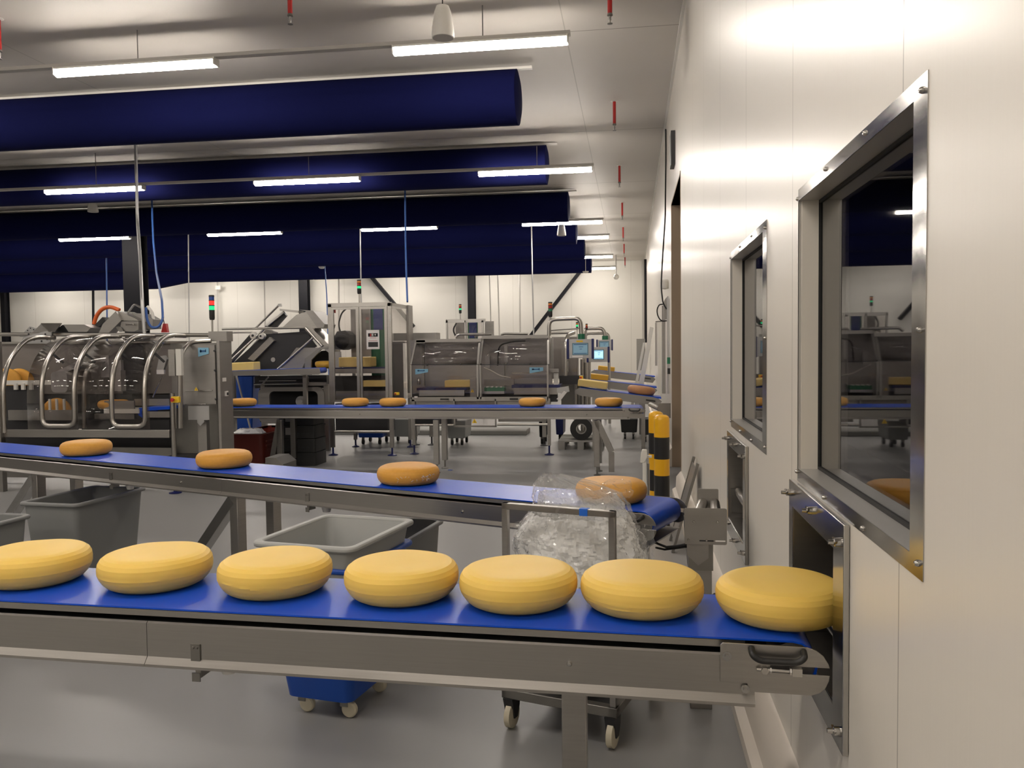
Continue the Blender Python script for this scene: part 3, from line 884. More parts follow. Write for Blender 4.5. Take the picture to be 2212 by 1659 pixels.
# trolley carrying the bag of film
A_B = R(-17)
bt = thing('bag_trolley', 'low steel hoop trolley carrying the big clear plastic bag', 'trolley', (-.215, 3.655, 0), (0, 0, A_B))
Mb = WM[bt.name]
bx, by = .235, .30
for (p, q) in (((-bx, -by), (bx, -by)), ((bx, -by), (bx, by)), ((bx, by), (-bx, by)), ((-bx, by), (-bx, -by))):
    MB(Mb).box((min(p[0], q[0]) - .02, min(p[1], q[1]) - .02, .135), (max(p[0], q[0]) + .02, max(p[1], q[1]) + .02, .175)).build('base_rail', STEELD, bt, bevel=.003)
MB(Mb).box((-bx, -by, .14), (bx, by, .155)).build('base_plate', DARKM, bt)
zt = .965
for yy in (-by,):
    for xx in (-bx, bx):
        MB(Mb).box((xx - .013, yy - .013, .17), (xx + .013, yy + .013, zt)).build('upright', STEEL, bt, bevel=.002)
    MB(Mb).box((-bx - .013, yy - .013, zt - .026), (bx + .013, yy + .013, zt)).build('top_bar', STEEL, bt, bevel=.002)
    MB(Mb).box((.10, yy - .0145, zt - .0275), (.135, yy + .0145, zt + .0015)).build('blue_tape', M('blue_tape', (.01, .13, .60), .5), bt)
for xx in (-bx, bx):
    MB(Mb).box((xx - .013, by - .013, .17), (xx + .013, by + .013, .60)).build('upright', STEEL, bt, bevel=.002)
for xx, yy in ((-bx + .01, -by + .01), (bx - .01, -by + .01), (-bx + .01, by - .01), (bx - .01, by - .01)):
    MB(Mb).prism([(yy - .035, .135), (yy + .045, .135), (yy + .04, .09), (yy + .02, .045), (yy - .01, .045), (yy - .02, .09)], 'yz', xx - .022, xx + .022).build('caster_fork', DARKM, bt)
    MB(Mb).lathe([(0, -.016), (.040, -.016), (.055, -.012), (.055, .012), (.040, .016), (0, .016)], (xx + .0, yy + .005, .055), 22, 'x').build('caster_wheel', bpy.data.materials['cream_wheel'], bt)

# the bag: rings fitted to its outline, crumpled with noise
def bag_rings(zs, shrink, amp, seed, n=150, sub=8):
    keys = zs
    rows = []
    for k in range(len(keys) - 1):
        for u in range(sub):
            f = u / sub
            a, b = keys[k], keys[k + 1]
            rows.append([a[i] * (1 - f) + b[i] * f for i in range(4)])
    rows.append(list(keys[-1]))
    out = []
    for (z, x0, x1, dp) in rows:
        cx, rx, ry = (x0 + x1) / 2, (x1 - x0) / 2 * shrink, dp * shrink
        r_ = []
        for j in range(n + 1):
            th = 2 * PI * (j % n) / n
            p = Vector((math.cos(th), math.sin(th), 0))
            q = Vector((p.x * 2.6 + z * 3, p.y * 2.6 - z * 2, z * 9 + seed))
            d = 0
            for o_ in range(5):
                fr = 1.0 * 1.9 ** o_
                d += (1 - abs(noise.noise(q * fr)) * 2) / (1.4 ** o_)
            s = 1 + amp * (d - 1.7)
            zz = z + .012 * noise.noise(q * 2.3)
            r_.append(Vector((cx + p.x * rx * s, 3.59 + p.y * ry * s, zz)))
        out.append(r_)
    return out


BAG = []
for (y, x0, x1, dp) in ((1022, 1178, 1212, .03), (1032, 1160, 1250, .07), (1046, 1152, 1300, .11), (1062, 1150, 1345, .14), (1082, 1150, 1362, .17), (1102, 1142, 1368, .19), (1128, 1122, 1382, .21), (1155, 1106, 1394, .22), (1190, 1112, 1408, .23), (1230, 1120, 1414, .23), (1290, 1122, 1412, .22), (1360, 1122, 1400, .21), (1440, 1125, 1380, .20), (1470, 1140, 1350, .17)):
    a, b = W(x0, y, Y=3.62), W(x1, y, Y=3.62)
    BAG.append((a.z, a.x, b.x, dp))
zb = .185
BAG = [(z, x0, x1, dp) for (z, x0, x1, dp) in BAG if z > zb + .03] + [(zb + .05, BAG[-1][1] + .0, BAG[-1][2] - .03, .265), (zb + .02, BAG[-1][1] + .03, BAG[-1][2] - .05, .262), (zb - .005, BAG[-1][1] + .07, BAG[-1][2] - .09, .20)]
bag = bag_thing = thing('plastic_bag', 'big crumpled clear plastic bag stuffed with film behind the front cheeses', 'plastic bag', (-.22, 3.62, zb))
MB().grid(bag_rings(BAG, .97, .055, 1.0)).build('outer_film', FILM, bag, sharp=14)
mid = [b for b in BAG if BAG[6][0] < b[0] < BAG[2][0]]
MB().grid(bag_rings(mid, .84, .09, 7.0)).build('film_folds', FILMIN, bag, sharp=14)
def flap(px, py, Y, w, h, ax, seed):
    """loose crinkled sheet of film standing off the bag"""
    c = W(px, py, Y=Y)
    rows = []
    for i in range(15):
        r_ = []
        for j in range(15):
            u, v = i / 14 - .5, j / 14 - .5
            q = Vector((u * 5, v * 5, seed))
            d = sum((1 - 2 * abs(noise.noise(q * 1.9 ** o))) / 1.6 ** o for o in range(4)) * .016
            e = 1 - .35 * (abs(u * 2) ** 2 + abs(v * 2) ** 2) * .5
            r_.append(c + Vector((u * w * e + d * ax[0], d * ax[1] - .5 * u * u * w, v * h * e + d * ax[2])))
        rows.append(r_)
    return MB().grid(rows)


for (px, py, Y, w, h, ax, sd) in ((1128, 1150, 3.45, .13, .12, (.6, -1, .3), 2), (1180, 1045, 3.52, .11, .11, (.5, -1, .4), 4), (1330, 1060, 3.50, .16, .10, (.4, -1, .6), 6), (1385, 1170, 3.48, .10, .18, (.7, -1, .2), 8), (1240, 1120, 3.38, .20, .16, (.3, -1, .3), 10), (1160, 1110, 3.44, .10, .08, (.4, -1, .5), 12)):
    flap(px, py, Y, w, h, ax, sd).build('film_flap', FILM, bag, sharp=12)
wh = clear_mat('white_film_heap', (.95, .95, .95), 1.2, diffuse=1.0, rough=.25, through=.12)
MB().grid(bag_rings([b for b in BAG if b[0] < BAG[4][0]], .90, .060, 21.0)).build('film_heap', wh, bag, sharp=14)

# ------------------------------------------------------------------ roller transfer stand by the belt end
rs = thing('roller_stand', 'two roller transfer on a grey steel post between belt end and wall', 'roller stand', (.32, 3.75, 0))
a, b = W(1478, 1097, Y=3.7), W(1570, 1177, Y=3.7)
pl = MB().prism(rrect(a.x, b.z, b.x, a.z, .008, 3), 'xz', 3.695, 3.70)
o = pl.build('front_plate', STEELW, rs)
sl = MB().prism(rrect(b.x - .05, b.z + .014, b.x - .006, b.z + .020, .0028, 3), 'xz', 3.6945, 3.6951); sl.build('slot', PAPER, o)
sl = MB().prism(rrect(b.x - .118, b.z + .014, b.x - .056, b.z + .020, .0028, 3), 'xz', 3.6945, 3.6951); sl.build('slot', DARK, o)
bl = MB()
for fx, fz in ((.22, .63), (.78, .63), (.09, .13), (.52, .12)):
    bl.lathe([(0, -.006), (.004, -.005), (.0055, 0)], (a.x + (b.x - a.x) * fx, 3.695, b.z + (a.z - b.z) * fz), 10, 'y')
bl.build('bolts', POLISH, o)
c0, c1 = W(1508, 1056, Y=4.08), W(1552, 1085, Y=4.08)
MB().prism(rrect(c0.x, c1.z - .10, c1.x, c0.z, .006, 3), 'xz', 4.08, 4.085).build('rear_plate', STEELW, rs)
for fx in (.27, .76):
    x0 = a.x + (b.x - a.x) * fx
    x1 = c0.x + (c1.x - c0.x) * (.22 if fx < .5 else .80)
    MB().cyl((x0, 3.701, a.z - .050), (x1, 4.079, a.z - .050), .025, n=20).build('roller', TUBE, rs)
MB().prism([(a.x + .012, b.z + .004), (a.x + .105, b.z + .004), (a.x + .105, b.z - .06), (a.x + .06, b.z - .095), (a.x + .012, b.z - .05)], 'xz', 3.70, 3.712).build('bracket', STEELW, rs)
MB().prism([(3.712, b.z + .05), (4.079, b.z + .05), (4.079, b.z), (3.82, b.z - .12), (3.712, b.z - .12)], 'yz', a.x + .02, a.x + .125).build('support_arm', STEELD, rs)
q = W(1545, 1280, Y=3.75)
MB().box((a.x + .025, 3.715, 0), (a.x + .12, 3.80, b.z - .10)).build('post', STEELW, rs, bevel=.003)
tag(MB().tube([W(1415, 1172, Y=3.95), W(1440, 1182, Y=3.85), W(1462, 1180, Y=3.8), W(1482, 1176, Y=3.72)], .006, 8).build('power_cable', RUBBER, loc=W(1440, 1180, Y=3.8)), 'upper of two black cables reaching the roller stand', 'cable', 'cables at the roller stand')
tag(MB().tube([W(1417, 1183, Y=3.97), W(1436, 1187, Y=3.87), W(1460, 1184, Y=3.82), W(1482, 1181, Y=3.74)], .005, 8).build('power_cable', RUBBER, loc=W(1440, 1186, Y=3.8)), 'lower of two black cables reaching the roller stand', 'cable', 'cables at the roller stand')

# ------------------------------------------------------------------ bollards and things at the doorway
def bollard(x, y, zt, r, label):
    t = thing('bollard', label, 'bollard', (x, y, 0), group='striped bollards at the doorway')
    bands = [0, .105, .27, .435, .56, .725, zt]
    cols = [YELLOW, BLACKPAINT, BLACKPAINT, YELLOW, BLACKPAINT, YELLOW]
    edges = [(0, .08, BLACKPAINT), (.08, .235, YELLOW), (.235, .40, BLACKPAINT), (.40, .525, YELLOW), (.525, .69, BLACKPAINT), (.69, .86, YELLOW)]
    k = zt / .86
    for (a, b, m) in edges[:-1]:
        MB().cyl((x, y, a * k), (x, y, b * k), r, n=28).build('black_band' if m is BLACKPAINT else 'yellow_band', m, t)
    a = edges[-1][0] * k
    MB().lathe([(r, a), (r, zt - .045), (r * .99, zt - .035), (r * .90, zt - .018), (r * .6, zt - .004), (0, zt)], (x, y, 0), 28).build('domed_cap', YELLOW, t)
    return t


bollard(.262, 7.45, 1.005, .068, 'nearer black and yellow bollard with domed cap by the doorway')
bollard(.222, 7.78, 1.01, .068, 'rear black and yellow bollard with domed cap by the doorway')
# white plate arm clamped on an upright rod
wa = thing('guide_arm', 'white upright guide arm on a thin rod beside the bollards', 'guide arm', W(1388, 1060, Y=5.1))
p = [W(1388, 1055, Y=5.1), W(1389, 985, Y=5.1)]
a, b, c = W(1383, 993, Y=5.1), W(1394, 971, Y=5.1), W(1387, 1055, Y=5.1)
MB().prism([(a.x, a.z - .02), (a.x + .028, a.z - .018), (a.x + .044, a.z + .02), (a.x + .040, b.z), (a.x + .012, b.z), (a.x + .004, b.z - .03)], 'xz', 5.09, 5.12).build('head', WHITEP, wa, bevel=.004)
MB().box((a.x + .014, 5.092, .0), (a.x + .036, 5.118, a.z)).build('bar', WHITEP, wa, bevel=.003)
MB().cyl((a.x + .050, 5.15, 0), (a.x + .050, 5.15, a.z - .03), .007, n=10).build('rod', STEEL, wa)
MB().box((a.x + .04, 5.11, a.z - .26), (a.x + .075, 5.16, a.z - .235)).build('clamp', BLACKP, wa)
MB().box((a.x + .03, 5.115, a.z + .01), (a.x + .07, 5.15, a.z + .022)).build('clip', WHITEP, wa)
# sloping steel guard leaning at the wall foot
g = [W(1420, 1068, Y=6.6), W(1463, 1006, Y=6.6)]
gd = thing('kick_guard', 'sloping grey steel kick guard leaning at the wall foot behind the belt end', 'guard', (.42, 6.6, 0))
for yy in (6.55, 6.95):
    MB().bar((.505, yy, .70), (.31, yy, .0), .045, .02).build('rail', STEELD, gd)
MB().bar((.49, 6.75, .66), (.325, 6.75, .06), .40, .006, up=(1, 0, 0)).build('sheet', STEELW, gd)

# ------------------------------------------------------------------ helpers for the machines behind
def pb(mb, x0, y0, x1, y1, Y, d):
    """box whose front face fills a photo rectangle on the plane Y, d deep"""
    a, b = W(x0, y0, Y=Y), W(x1, y1, Y=Y)
    return mb.box((a.x, Y, a.z), (b.x, Y + d, b.z))


def pp(mb, pts, Y, d):
    return mb.prism([(W(x, y, Y=Y).x, W(x, y, Y=Y).z) for x, y in pts], 'xz', Y, Y + d)


def pt(mb, pts, r, Y=None, n=10, rad=0.0):
    """tube through photo points; each point may carry its own depth"""
    q = [W(p[0], p[1], Y=(p[2] if len(p) > 2 else Y)) for p in pts]
    if rad: q = fillet(q, rad)
    return mb.tube(q, r, n)


def ring_px(x0, y0, x1, y1, Y, r):
    a, b = W(x0, y1, Y=Y), W(x1, y0, Y=Y)
    return rrect(a.x, a.z, b.x, b.z, r, 5)


def signal_tower(px, ytop, ybase, Y, r, cols, label, pole_to):
    """stack light: lenses from the top down, black base, then the pole"""
    top, base, foot = W(px, ytop, Y=Y), W(px, ybase, Y=Y), W(px, pole_to, Y=Y)
    t = thing('signal_tower', label, 'signal light', (foot.x, Y, foot.z), group='stack lights on the machines')
    H = top.z - base.z
    n = len(cols)
    seg = H * .60 / n
    z = top.z
    x = foot.x
    MB().lathe([(r, 0), (r, -.012), (0, -.012)][::-1] + [(r * .9, .008), (0, .01)], (x, Y, z - .01), 18).build('cap', BLACKP, t)
    z -= .012
    for m in cols:
        MB().cyl((x, Y, z - seg * .82), (x, Y, z), r * .96, n=18).build('lens', m, t)
        MB().cyl((x, Y, z - seg), (x, Y, z - seg * .82), r, n=18).build('collar', BLACKP, t)
        z -= seg
    MB().lathe([(r * .98, z), (r * .98, base.z + .02), (r * .8, base.z)], (x, Y, 0), 18).build('base', BLACKP, t)
    MB().cyl((x, Y, foot.z), (x, Y, base.z + .005), r * .34, n=12).build('pole', TUBE, t)
    return t


def sticker(parent, x, y, w, h, Y, cut=0):
    a = W(x, y, Y=Y); s = Y / FPX
    W_, H_ = w * s, h * s
    o = MB().prism([(a.x, a.z), (a.x + W_, a.z - .002), (a.x + W_, a.z - H_ * (1 - cut)), (a.x, a.z - H_)], 'xz', Y - .003, Y).build('sticker', STICK, parent)
    m = MB()
    k = H_ * (1 - cut)
    # the printed mark: a rounded bar with a round head left and an upright right
    m.prism(rrect(a.x + W_ * .18, a.z - k * .72, a.x + W_ * .74, a.z - k * .42, k * .1, 3), 'xz', Y - .0045, Y - .003)
    m.prism(rrect(a.x + W_ * .16, a.z - k * .80, a.x + W_ * .32, a.z - k * .30, W_ * .07, 3), 'xz', Y - .0045, Y - .003)
    m.prism(rrect(a.x + W_ * .66, a.z - k * .72, a.x + W_ * .74, a.z - k * .28, W_ * .03, 3), 'xz', Y - .0045, Y - .003)
    m.build('printed_mark', STICKD, o)
    return o


def caution(parent, x, y, s, Y, name='warning_sign'):
    a = W(x, y, Y=Y); e = s * Y / FPX
    o = MB().prism([(a.x - e / 2, a.z - e * .45), (a.x + e / 2, a.z - e * .45), (a.x, a.z + e * .45)], 'xz', Y - .004, Y).build(name, YSTICK, parent)
    m = MB().prism([(a.x - e * .10, a.z - e * .30), (a.x + e * .16, a.z - e * .30), (a.x + e * .06, a.z - e * .12), (a.x - e * .08, a.z - e * .02), (a.x, a.z - e * .2)], 'xz', Y - .0055, Y - .004)
    m.lathe([(0, -.001), (e * .07, -.001), (e * .07, 0)], (a.x, Y - .0045, a.z + e * .1), 10, 'y')
    m.build('symbol', BLACKP, o)
    return o


def estop(parent, x0, y0, x1, y1, Y):
    o = pb(MB(), x0, y0, x1, y1, Y, .06).build('stop_box', YSTICK, parent, bevel=.004)
    a, b = W(x0, y0, Y=Y), W(x1, y1, Y=Y)
    r = abs(a.z - b.z) * .32
    MB().lathe([(0, -.045), (r, -.04), (r, -.03), (r * .5, -.025), (r * .5, 0)], ((a.x * .62 + b.x * .38), Y, (a.z + b.z) / 2), 16, 'y').build('stop_button', REDP, o)
    return o


# ------------------------------------------------------------------ the arched machine on the left
YA, YBK = 8.75, 9.66
am = thing('coating_machine', 'long steel machine with arched tube guards and curved clear panes at left', 'machine', (-6.5, 9.1, 0))
m = MB()
pb(m, -60, 928, 366, 946, YA, .05)
m.build('base_beam', STEEL, am, bevel=.004)
for px in (4, 372):
    mb = MB()
    if px == 372:
        q = W(372, 940, Y=YA)
        mb.cyl((q.x, YA + .03, .06), (q.x, YA + .03, 1.14), .028, n=14)
        MB().lathe([(0, 0), (.07, 0), (.07, .012), (.02, .02), (.014, .09)], (q.x, YA + .03, 0), 18).build('foot', NAVYP, am)
    else:
        q = W(px, 940, Y=YA)
        mb.box((q.x - .06, YA - .05, 0), (q.x + .03, YA + .02, 1.75))
    mb.build('corner_post', STEEL, am)
m = MB(); pb(m, -60, 745, 372, 852, YBK, .02); m.build('back_panel', SHEETD, am)
m = MB(); pb(m, -60, 852, 372, 930, YBK, .02); m.build('lower_back', DARKM, am)
m = MB(); pb(m, -60, 907, 366, 930, 9.06, .02); m.build('front_skirt', DARKM, am)
m = MB(); pb(m, -60, 905, 466, 985, YBK - .1, .02); m.build('lower_panel', DARKM, am)
m = MB(); pb(m, -60, 965, 372, 1035, YA + .45, .02); m.build('lower_panel', STEELD, am)
pt(MB(), [(-60, 722), (455, 724)], .026, YBK).build('top_rail', TUBE, am)
pt(MB(), [(-60, 742), (456, 740)], .020, YBK + .0).build('second_rail', TUBE, am)


def arch(pxv, ybot, xtop, yk=735, r=.027):
    """vertical guard tube that bends back over the machine"""
    a = W(pxv, ybot, Y=YA); k = W(pxv, 790, Y=YA)
    zt = W(300, 722, Y=YBK).z
    prof = [(0, 1.05), (.003, 1.15), (.014, 1.25), (.038, 1.35), (.072, 1.44), (.120, 1.52), (.178, 1.59), (.245, 1.655), (.33, 1.72), (.41, 1.762), (.50, 1.79), (.60, 1.804), (.75, 1.805), (YBK - YA, 1.80)]
    return [Vector((a.x, YA, a.z))] + [Vector((a.x, YA + d, z)) for d, z in prof]


# doors: two bent tubes joined by a rounded bottom bar, with a curved clear pane
for (xa, xb, yb, px0, px1) in ((92, 162, 920, 56, 165), (243, 314, 921, 165, 320)):
    l = arch(xa, yb, 0); rgt = arch(xb, yb, 0)
    bot = [Vector((l[0].x, YA, l[0].z)), Vector((rgt[0].x, YA, rgt[0].z))]
    path = l[::-1][:-1] + fillet([l[1], bot[0], bot[1], rgt[1]], .10, 6)[1:-1] + rgt[1:]
    d = MB().tube(path, .027, 12).build('guard_door', TUBE, am)
    c0 = arch(px0, 925, 0); c1 = arch(px1, 925, 0)
    rows = [[p + Vector((0, .035, -.02)), q + Vector((0, .035, -.02))] for p, q in zip(c0, c1)]
    MB().grid(rows).build('curved_pane', PANE, d, sharp=60, solid=.006)
    for pxh in (xa, xb):
        h = arch(pxh, yb, 0)[7]
        MB().bar(h + Vector((.02, .03, 0)), h + Vector((.09, .10, -.10)), .025).build('hinge_clip', DARKM, d)
l = arch(10, 935, 0); MB().tube(l, .027, 12).build('guard_tube', TUBE, am)
s_ = W(182, 925, Y=YA + .15)
MB().tube(fillet([s_, W(181, 832, Y=YA + .15), W(186, 800, Y=YA + .22), W(200, 788, Y=YA + .4), W(216, 785, Y=YA + .6)], .1, 5), .024, 12).build('guard_tube', TUBE, am)
pt(MB(), [(390, 925, YA), (389, 772, YA), (398, 752, YA + .1), (414, 738, YA + .3), (456, 736, YA + .35)], .026, rad=.12).build('guard_tube', TUBE, am)
# interior
m = MB(); q0, q1, q2, q3 = W(111, 848, Y=9.05), W(146, 848, Y=9.05), W(146, 803, Y=9.05), W(111, 803, Y=9.05)
prof = rrect(q0.x, q0.z, q1.x, q3.z, .05, 4)
m.prism(prof, 'xz', 9.05, 9.5)
m.build('hood', SHEET, am)
pp(MB(), [(120, 803), (146, 803), (191, 782), (164, 782)], 9.12, .38).build('hood_cover', SHEET, am)
m = MB(); pb(m, 5, 822, 112, 831, 9.18, .04); m.build('carrier_rail', WHITEM, am)
m = MB(); pb(m, -10, 833, 94, 884, 9.21, .01); m.build('rail_skirt', DARKM, am)
for px in (29, 45, 62):
    m = MB(); pb(m, px, 828, px + 7, 842, 9.16, .03); m.build('rail_bracket', WHITEM, am)
m = MB(); pb(m, 17, 886, 158, 908, 9.0, .03); m.build('infeed_beam', STEELW, am)
for px in (87, 104, 119, 135):
    m = MB(); pb(m, px, 862, px + 5, 888, 9.02, .02); m.build('stop_bar', WHITEM, am)
m = MB(); pb(m, 224, 884, 300, 893, 9.0, .35); m.build('slat_bed', WHITEM, am)
m = MB(); pb(m, 204, 894, 290, 905, 9.0, .05); m.build('bed_beam', STEELD, am)
pp(MB(), [(297, 886), (301, 881), (366, 878), (366, 884), (306, 888), (306, 896), (318, 902), (310, 904), (299, 897)], 9.02, .34).build('inner_belt', BELT, am)
m = MB(); pb(m, 316, 889, 366, 902, 9.0, .02); m.build('belt_frame', STEELW, am)
m = MB(); pb(m, 225, 866, 290, 884, 9.03, .02); m.build('side_guide', STEELW, am)
m = MB(); pb(m, 290, 862, 366, 876, 9.3, .02); m.build('side_guide', STEELW, am)
pp(MB(), [(338, 800), (344, 770), (354, 768), (360, 776), (352, 802)], 9.25, .05).build('actuator', ALU, am)
pt(MB(), [(350, 812), (330, 858)], .008, 9.25).build('actuator_rod', POLISH, am)
m = MB(); pb(m, 217, 768, 236, 815, 9.45, .12); pb(m, 236, 778, 262, 800, 9.5, .1); m.build('slide_unit', SHEET, am)
m = MB(); pb(m, 246, 800, 262, 845, 9.45, .1); m.build('slide_column', SHEET, am)
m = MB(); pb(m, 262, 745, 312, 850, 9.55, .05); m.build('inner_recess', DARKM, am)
m = MB(); pb(m, 338, 799, 354, 808, 9.2, .03); m.build('tag_plate', PAPER, am)
# door-side control strip and stop box
m = MB(); pb(m, 379, 754, 392, 811, YA - .06, .05); m.build('lock_box', WHITEM, am)
m = MB(); pb(m, 363, 755, 378, 812, YA - .03, .05); m.build('lock_plate', STEEL, am)
estop(am, 369, 857, 386, 870, YA - .06)
pt(MB(), [(380, 872), (381, 925)], .007, YA).build('lock_rod', STEEL, am)
# closing panel and cabinet at its right end
m = MB(); pb(m, 393, 746, 467, 873, 9.0, .02); m.build('front_panel', STEELW, am)
sticker(am, 428, 751, 26, 21, 8.995, .32)
m = MB(); pb(m, 399, 843, 458, 845, 8.985, .015); m.build('handle_bar', POLISH, am)
caution(am, 424, 840, 9, 8.98)
m = MB(); q = W(467, 736, Y=9.0); q2 = W(495, 736, Y=9.0)
m.box((q.x, 9.0, 0), (q.x + .035, 9.30, q.z)); m.build('end_cabinet', STEELW, am, bevel=.004)
m = MB(); m.box((q.x - .75, 9.32, 0), (q.x - .17, 9.62, q.z - .02)); m.build('rear_cabinet', STEELD, am)
m = MB(); pb(m, 450, 716, 490, 737, 9.15, .15); m.build('top_box', STEELW, am)
sd = MB().box((q.x + .0355, 9.05, W(480, 824, Y=9.1).z), (q.x + .038, 9.14, W(480, 816, Y=9.1).z)).build('rating_plate', PAPER, am)
sw = MB().box((q.x + .0355, 9.10, W(480, 856, Y=9.1).z), (q.x + .05, 9.16, W(480, 845, Y=9.1).z)).build('switch', PAPER, am)
MB().box((q.x + .05, 9.12, W(480, 854, Y=9.1).z), (q.x + .056, 9.15, W(480, 848, Y=9.1).z)).build('switch_knob', BLACKP, sw)
for yy in (758, 800, 862):
    z = W(466, yy, Y=9).z
    MB().lathe([(0, -.012), (.012, -.010), (.014, 0)], (q.x - .02, 8.995, z), 10, 'y').build('panel_bolt', DARKM, am)
# sensor plates bracketed in front of the outfeed
m = MB(); pb(m, 406, 877, 452, 907, 8.9, .006); pp(m, [(426, 907), (441, 907), (441, 912), (433, 920), (426, 913)], 8.9, .006); m.build('sensor_plate', ALU, am)
m = MB(); pb(m, 427, 908, 448, 990, 8.95, .07); m.build('sensor_post', STEELW, am)
pt(MB(), [(400, 874), (446, 873)], .008, 8.93).build('sensor_rod', POLISH, am)
m = MB(); pb(m, 360, 985, 468, 1035, 9.05, .5); m.build('plinth_box', DARKM, am)
# tilted cutting heads standing on top
th = thing('tilted_feeder', 'two folded steel hoods with perforated brackets on top of the arched machine', 'feeder', W(90, 722, Y=9.9))
pp(MB(), [(60, 728), (90, 698), (118, 730), (95, 736)], 9.8, .02).build('hood_side', STEELW, th)
a = [W(88, 698, Y=9.8), W(134, 698, Y=9.8), W(119, 715, Y=9.55), W(105, 715, Y=9.55)]
MB().add([*a, *[p - Vector((0, 0, .012)) for p in a]], [(0, 1, 2, 3), (7, 6, 5, 4), (0, 4, 5, 1), (1, 5, 6, 2), (2, 6, 7, 3), (3, 7, 4, 0)]).build('hood_top', POLISH, th)
pp(MB(), [(137, 701), (182, 701), (196, 708), (188, 717), (148, 717)], 9.75, .25).build('hood_cover', STEELW, th)
pp(MB(), [(108, 719), (118, 715), (134, 702), (140, 702), (148, 717), (192, 717), (186, 726), (110, 726)], 9.8, .2).build('dark_body', DARKM, th)
m = MB(); pp(m, [(42, 728), (64, 705), (80, 709), (62, 728)], 9.9, .01)
o = m.build('perforated_bracket', ALU, th)
m = MB()
for (hx, hy) in ((52, 722), (60, 714), (66, 709), (73, 712), (58, 724), (66, 719)):
    c_ = W(hx, hy, Y=9.9); m.lathe([(0, -.002), (.009, -.002), (.009, 0)], (c_.x, 9.899, c_.z), 8, 'y')
m.build('holes', DARK, o)
m = MB(); pp(m, [(44, 742), (50, 728), (104, 714), (112, 720), (108, 742)], 9.62, .01)
o = m.build('perforated_bracket', ALU, th)
m = MB()
for (hx, hy) in ((52, 736), (62, 722), (74, 734), (90, 737), (98, 722), (102, 733)):
    c_ = W(hx, hy, Y=9.62); m.lathe([(0, -.002), (.013, -.002), (.013, 0)], (c_.x, 9.619, c_.z), 8, 'y')
m.build('holes', DARK, o)
hb = thing('cutter_head', 'tilted steel box with handle and black slide above the arched machine', 'cutter head', W(255, 722, Y=9.85))
pp(MB(), [(186, 720), (221, 685), (227, 692), (195, 724)], 9.95, .15).build('black_slide', BLACKP, hb)
pp(MB(), [(222, 700), (250, 672), (262, 692), (232, 722), (212, 722)], 9.8, .16).build('arm', STEELW, hb)
pp(MB(), [(250, 672), (255, 672), (293, 688), (299, 693), (262, 693)], 9.85, .35).build('lid', STEEL, hb)
pp(MB(), [(262, 694), (299, 694), (299, 712), (290, 716), (258, 716)], 9.82, .25).build('box_body', STEELD, hb)
pt(MB(), [(272, 703), (272, 700), (288, 700), (288, 703)], .008, 9.79, rad=.02).build('handle', POLISH, hb)
pt(MB(), [(276, 676), (290, 657), (312, 668)], .014, 9.95, rad=.03).build('lifting_bar', POLISH, hb)
pp(MB(), [(285, 676), (310, 678), (330, 690), (330, 710), (300, 712), (296, 690)], 10.0, .2).build('motor_housing', STEELW, hb)
pp(MB(), [(250, 707), (254, 705), (262, 714), (258, 717)], 9.75, .05).build('latch', POLISH, hb)
o = pt(MB(), [(203, 700), (208, 682), (220, 667), (238, 662), (258, 670)], .026, 10.1, rad=.12).build('orange_hose', ORANGEH, loc=W(238, 662, Y=10.1)); tag(o, 'orange hose arching over the black slide', 'hose')
o = pt(MB(), [(318, 662), (328, 672), (332, 690), (330, 706)], .02, 10.05, rad=.12).build('white_hose', WHITEP, loc=W(330, 690, Y=10.05)); tag(o, 'short white ribbed hose behind the tilted steel box', 'hose')
fn = thing('red_plug', 'small red plug hanging on a thin cable over the arched machine', 'plug', W(355, 718, Y=9.8))
pp(MB(), [(348, 718), (352, 699), (358, 699), (361, 718)], 9.8, .05).build('block', REDP, fn)
pt(MB(), [(355, 700, 9.82), (354, 694, 9.76), (352, 688, 9.72)], .006).build('hanging_cable', STEELD, fn)
# cheeses inside
def wheel_at(px, py, Y, mat, label, upright=False, prof=OPROF, seed=1, group=None, s=1.0):
    o = cheese(prof, seed, n=48).build('round_cheese', mat, sharp=60)
    p = W(px, py, Y=Y)
    o.location = p
    if upright: o.rotation_euler = (R(90), 0, R(22))
    o.scale = (s, s, s)
    tag(o, label, 'cheese', group)
    return o


wheel_at(18, 826, 9.42, OCHEESE, 'orange cheese wheel standing on edge, front one behind the white rail at far left', True, seed=41, group='orange cheeses inside the arched machine')
wheel_at(44, 826, 9.57, OCHEESE, 'orange cheese wheel standing on edge, rear one behind the white rail at far left', True, seed=42, group='orange cheeses inside the arched machine')
wheel_at(126, 888, 9.26, OCHEESE, 'orange cheese wheel standing upright behind four white bars', True, seed=43, group='orange cheeses inside the arched machine', s=.92)
wheel_at(246, 882.5, 9.20, OCHEESE, 'orange cheese wheel lying on the white slats inside the arched machine', seed=44, group='orange cheeses inside the arched machine')
signal_tower(459, 637, 691, 9.2, .032, [LENS_B, GLOW_RON, GLOW_G], 'stack light with blue, lit red and lit green lenses on the arched machine', 718)

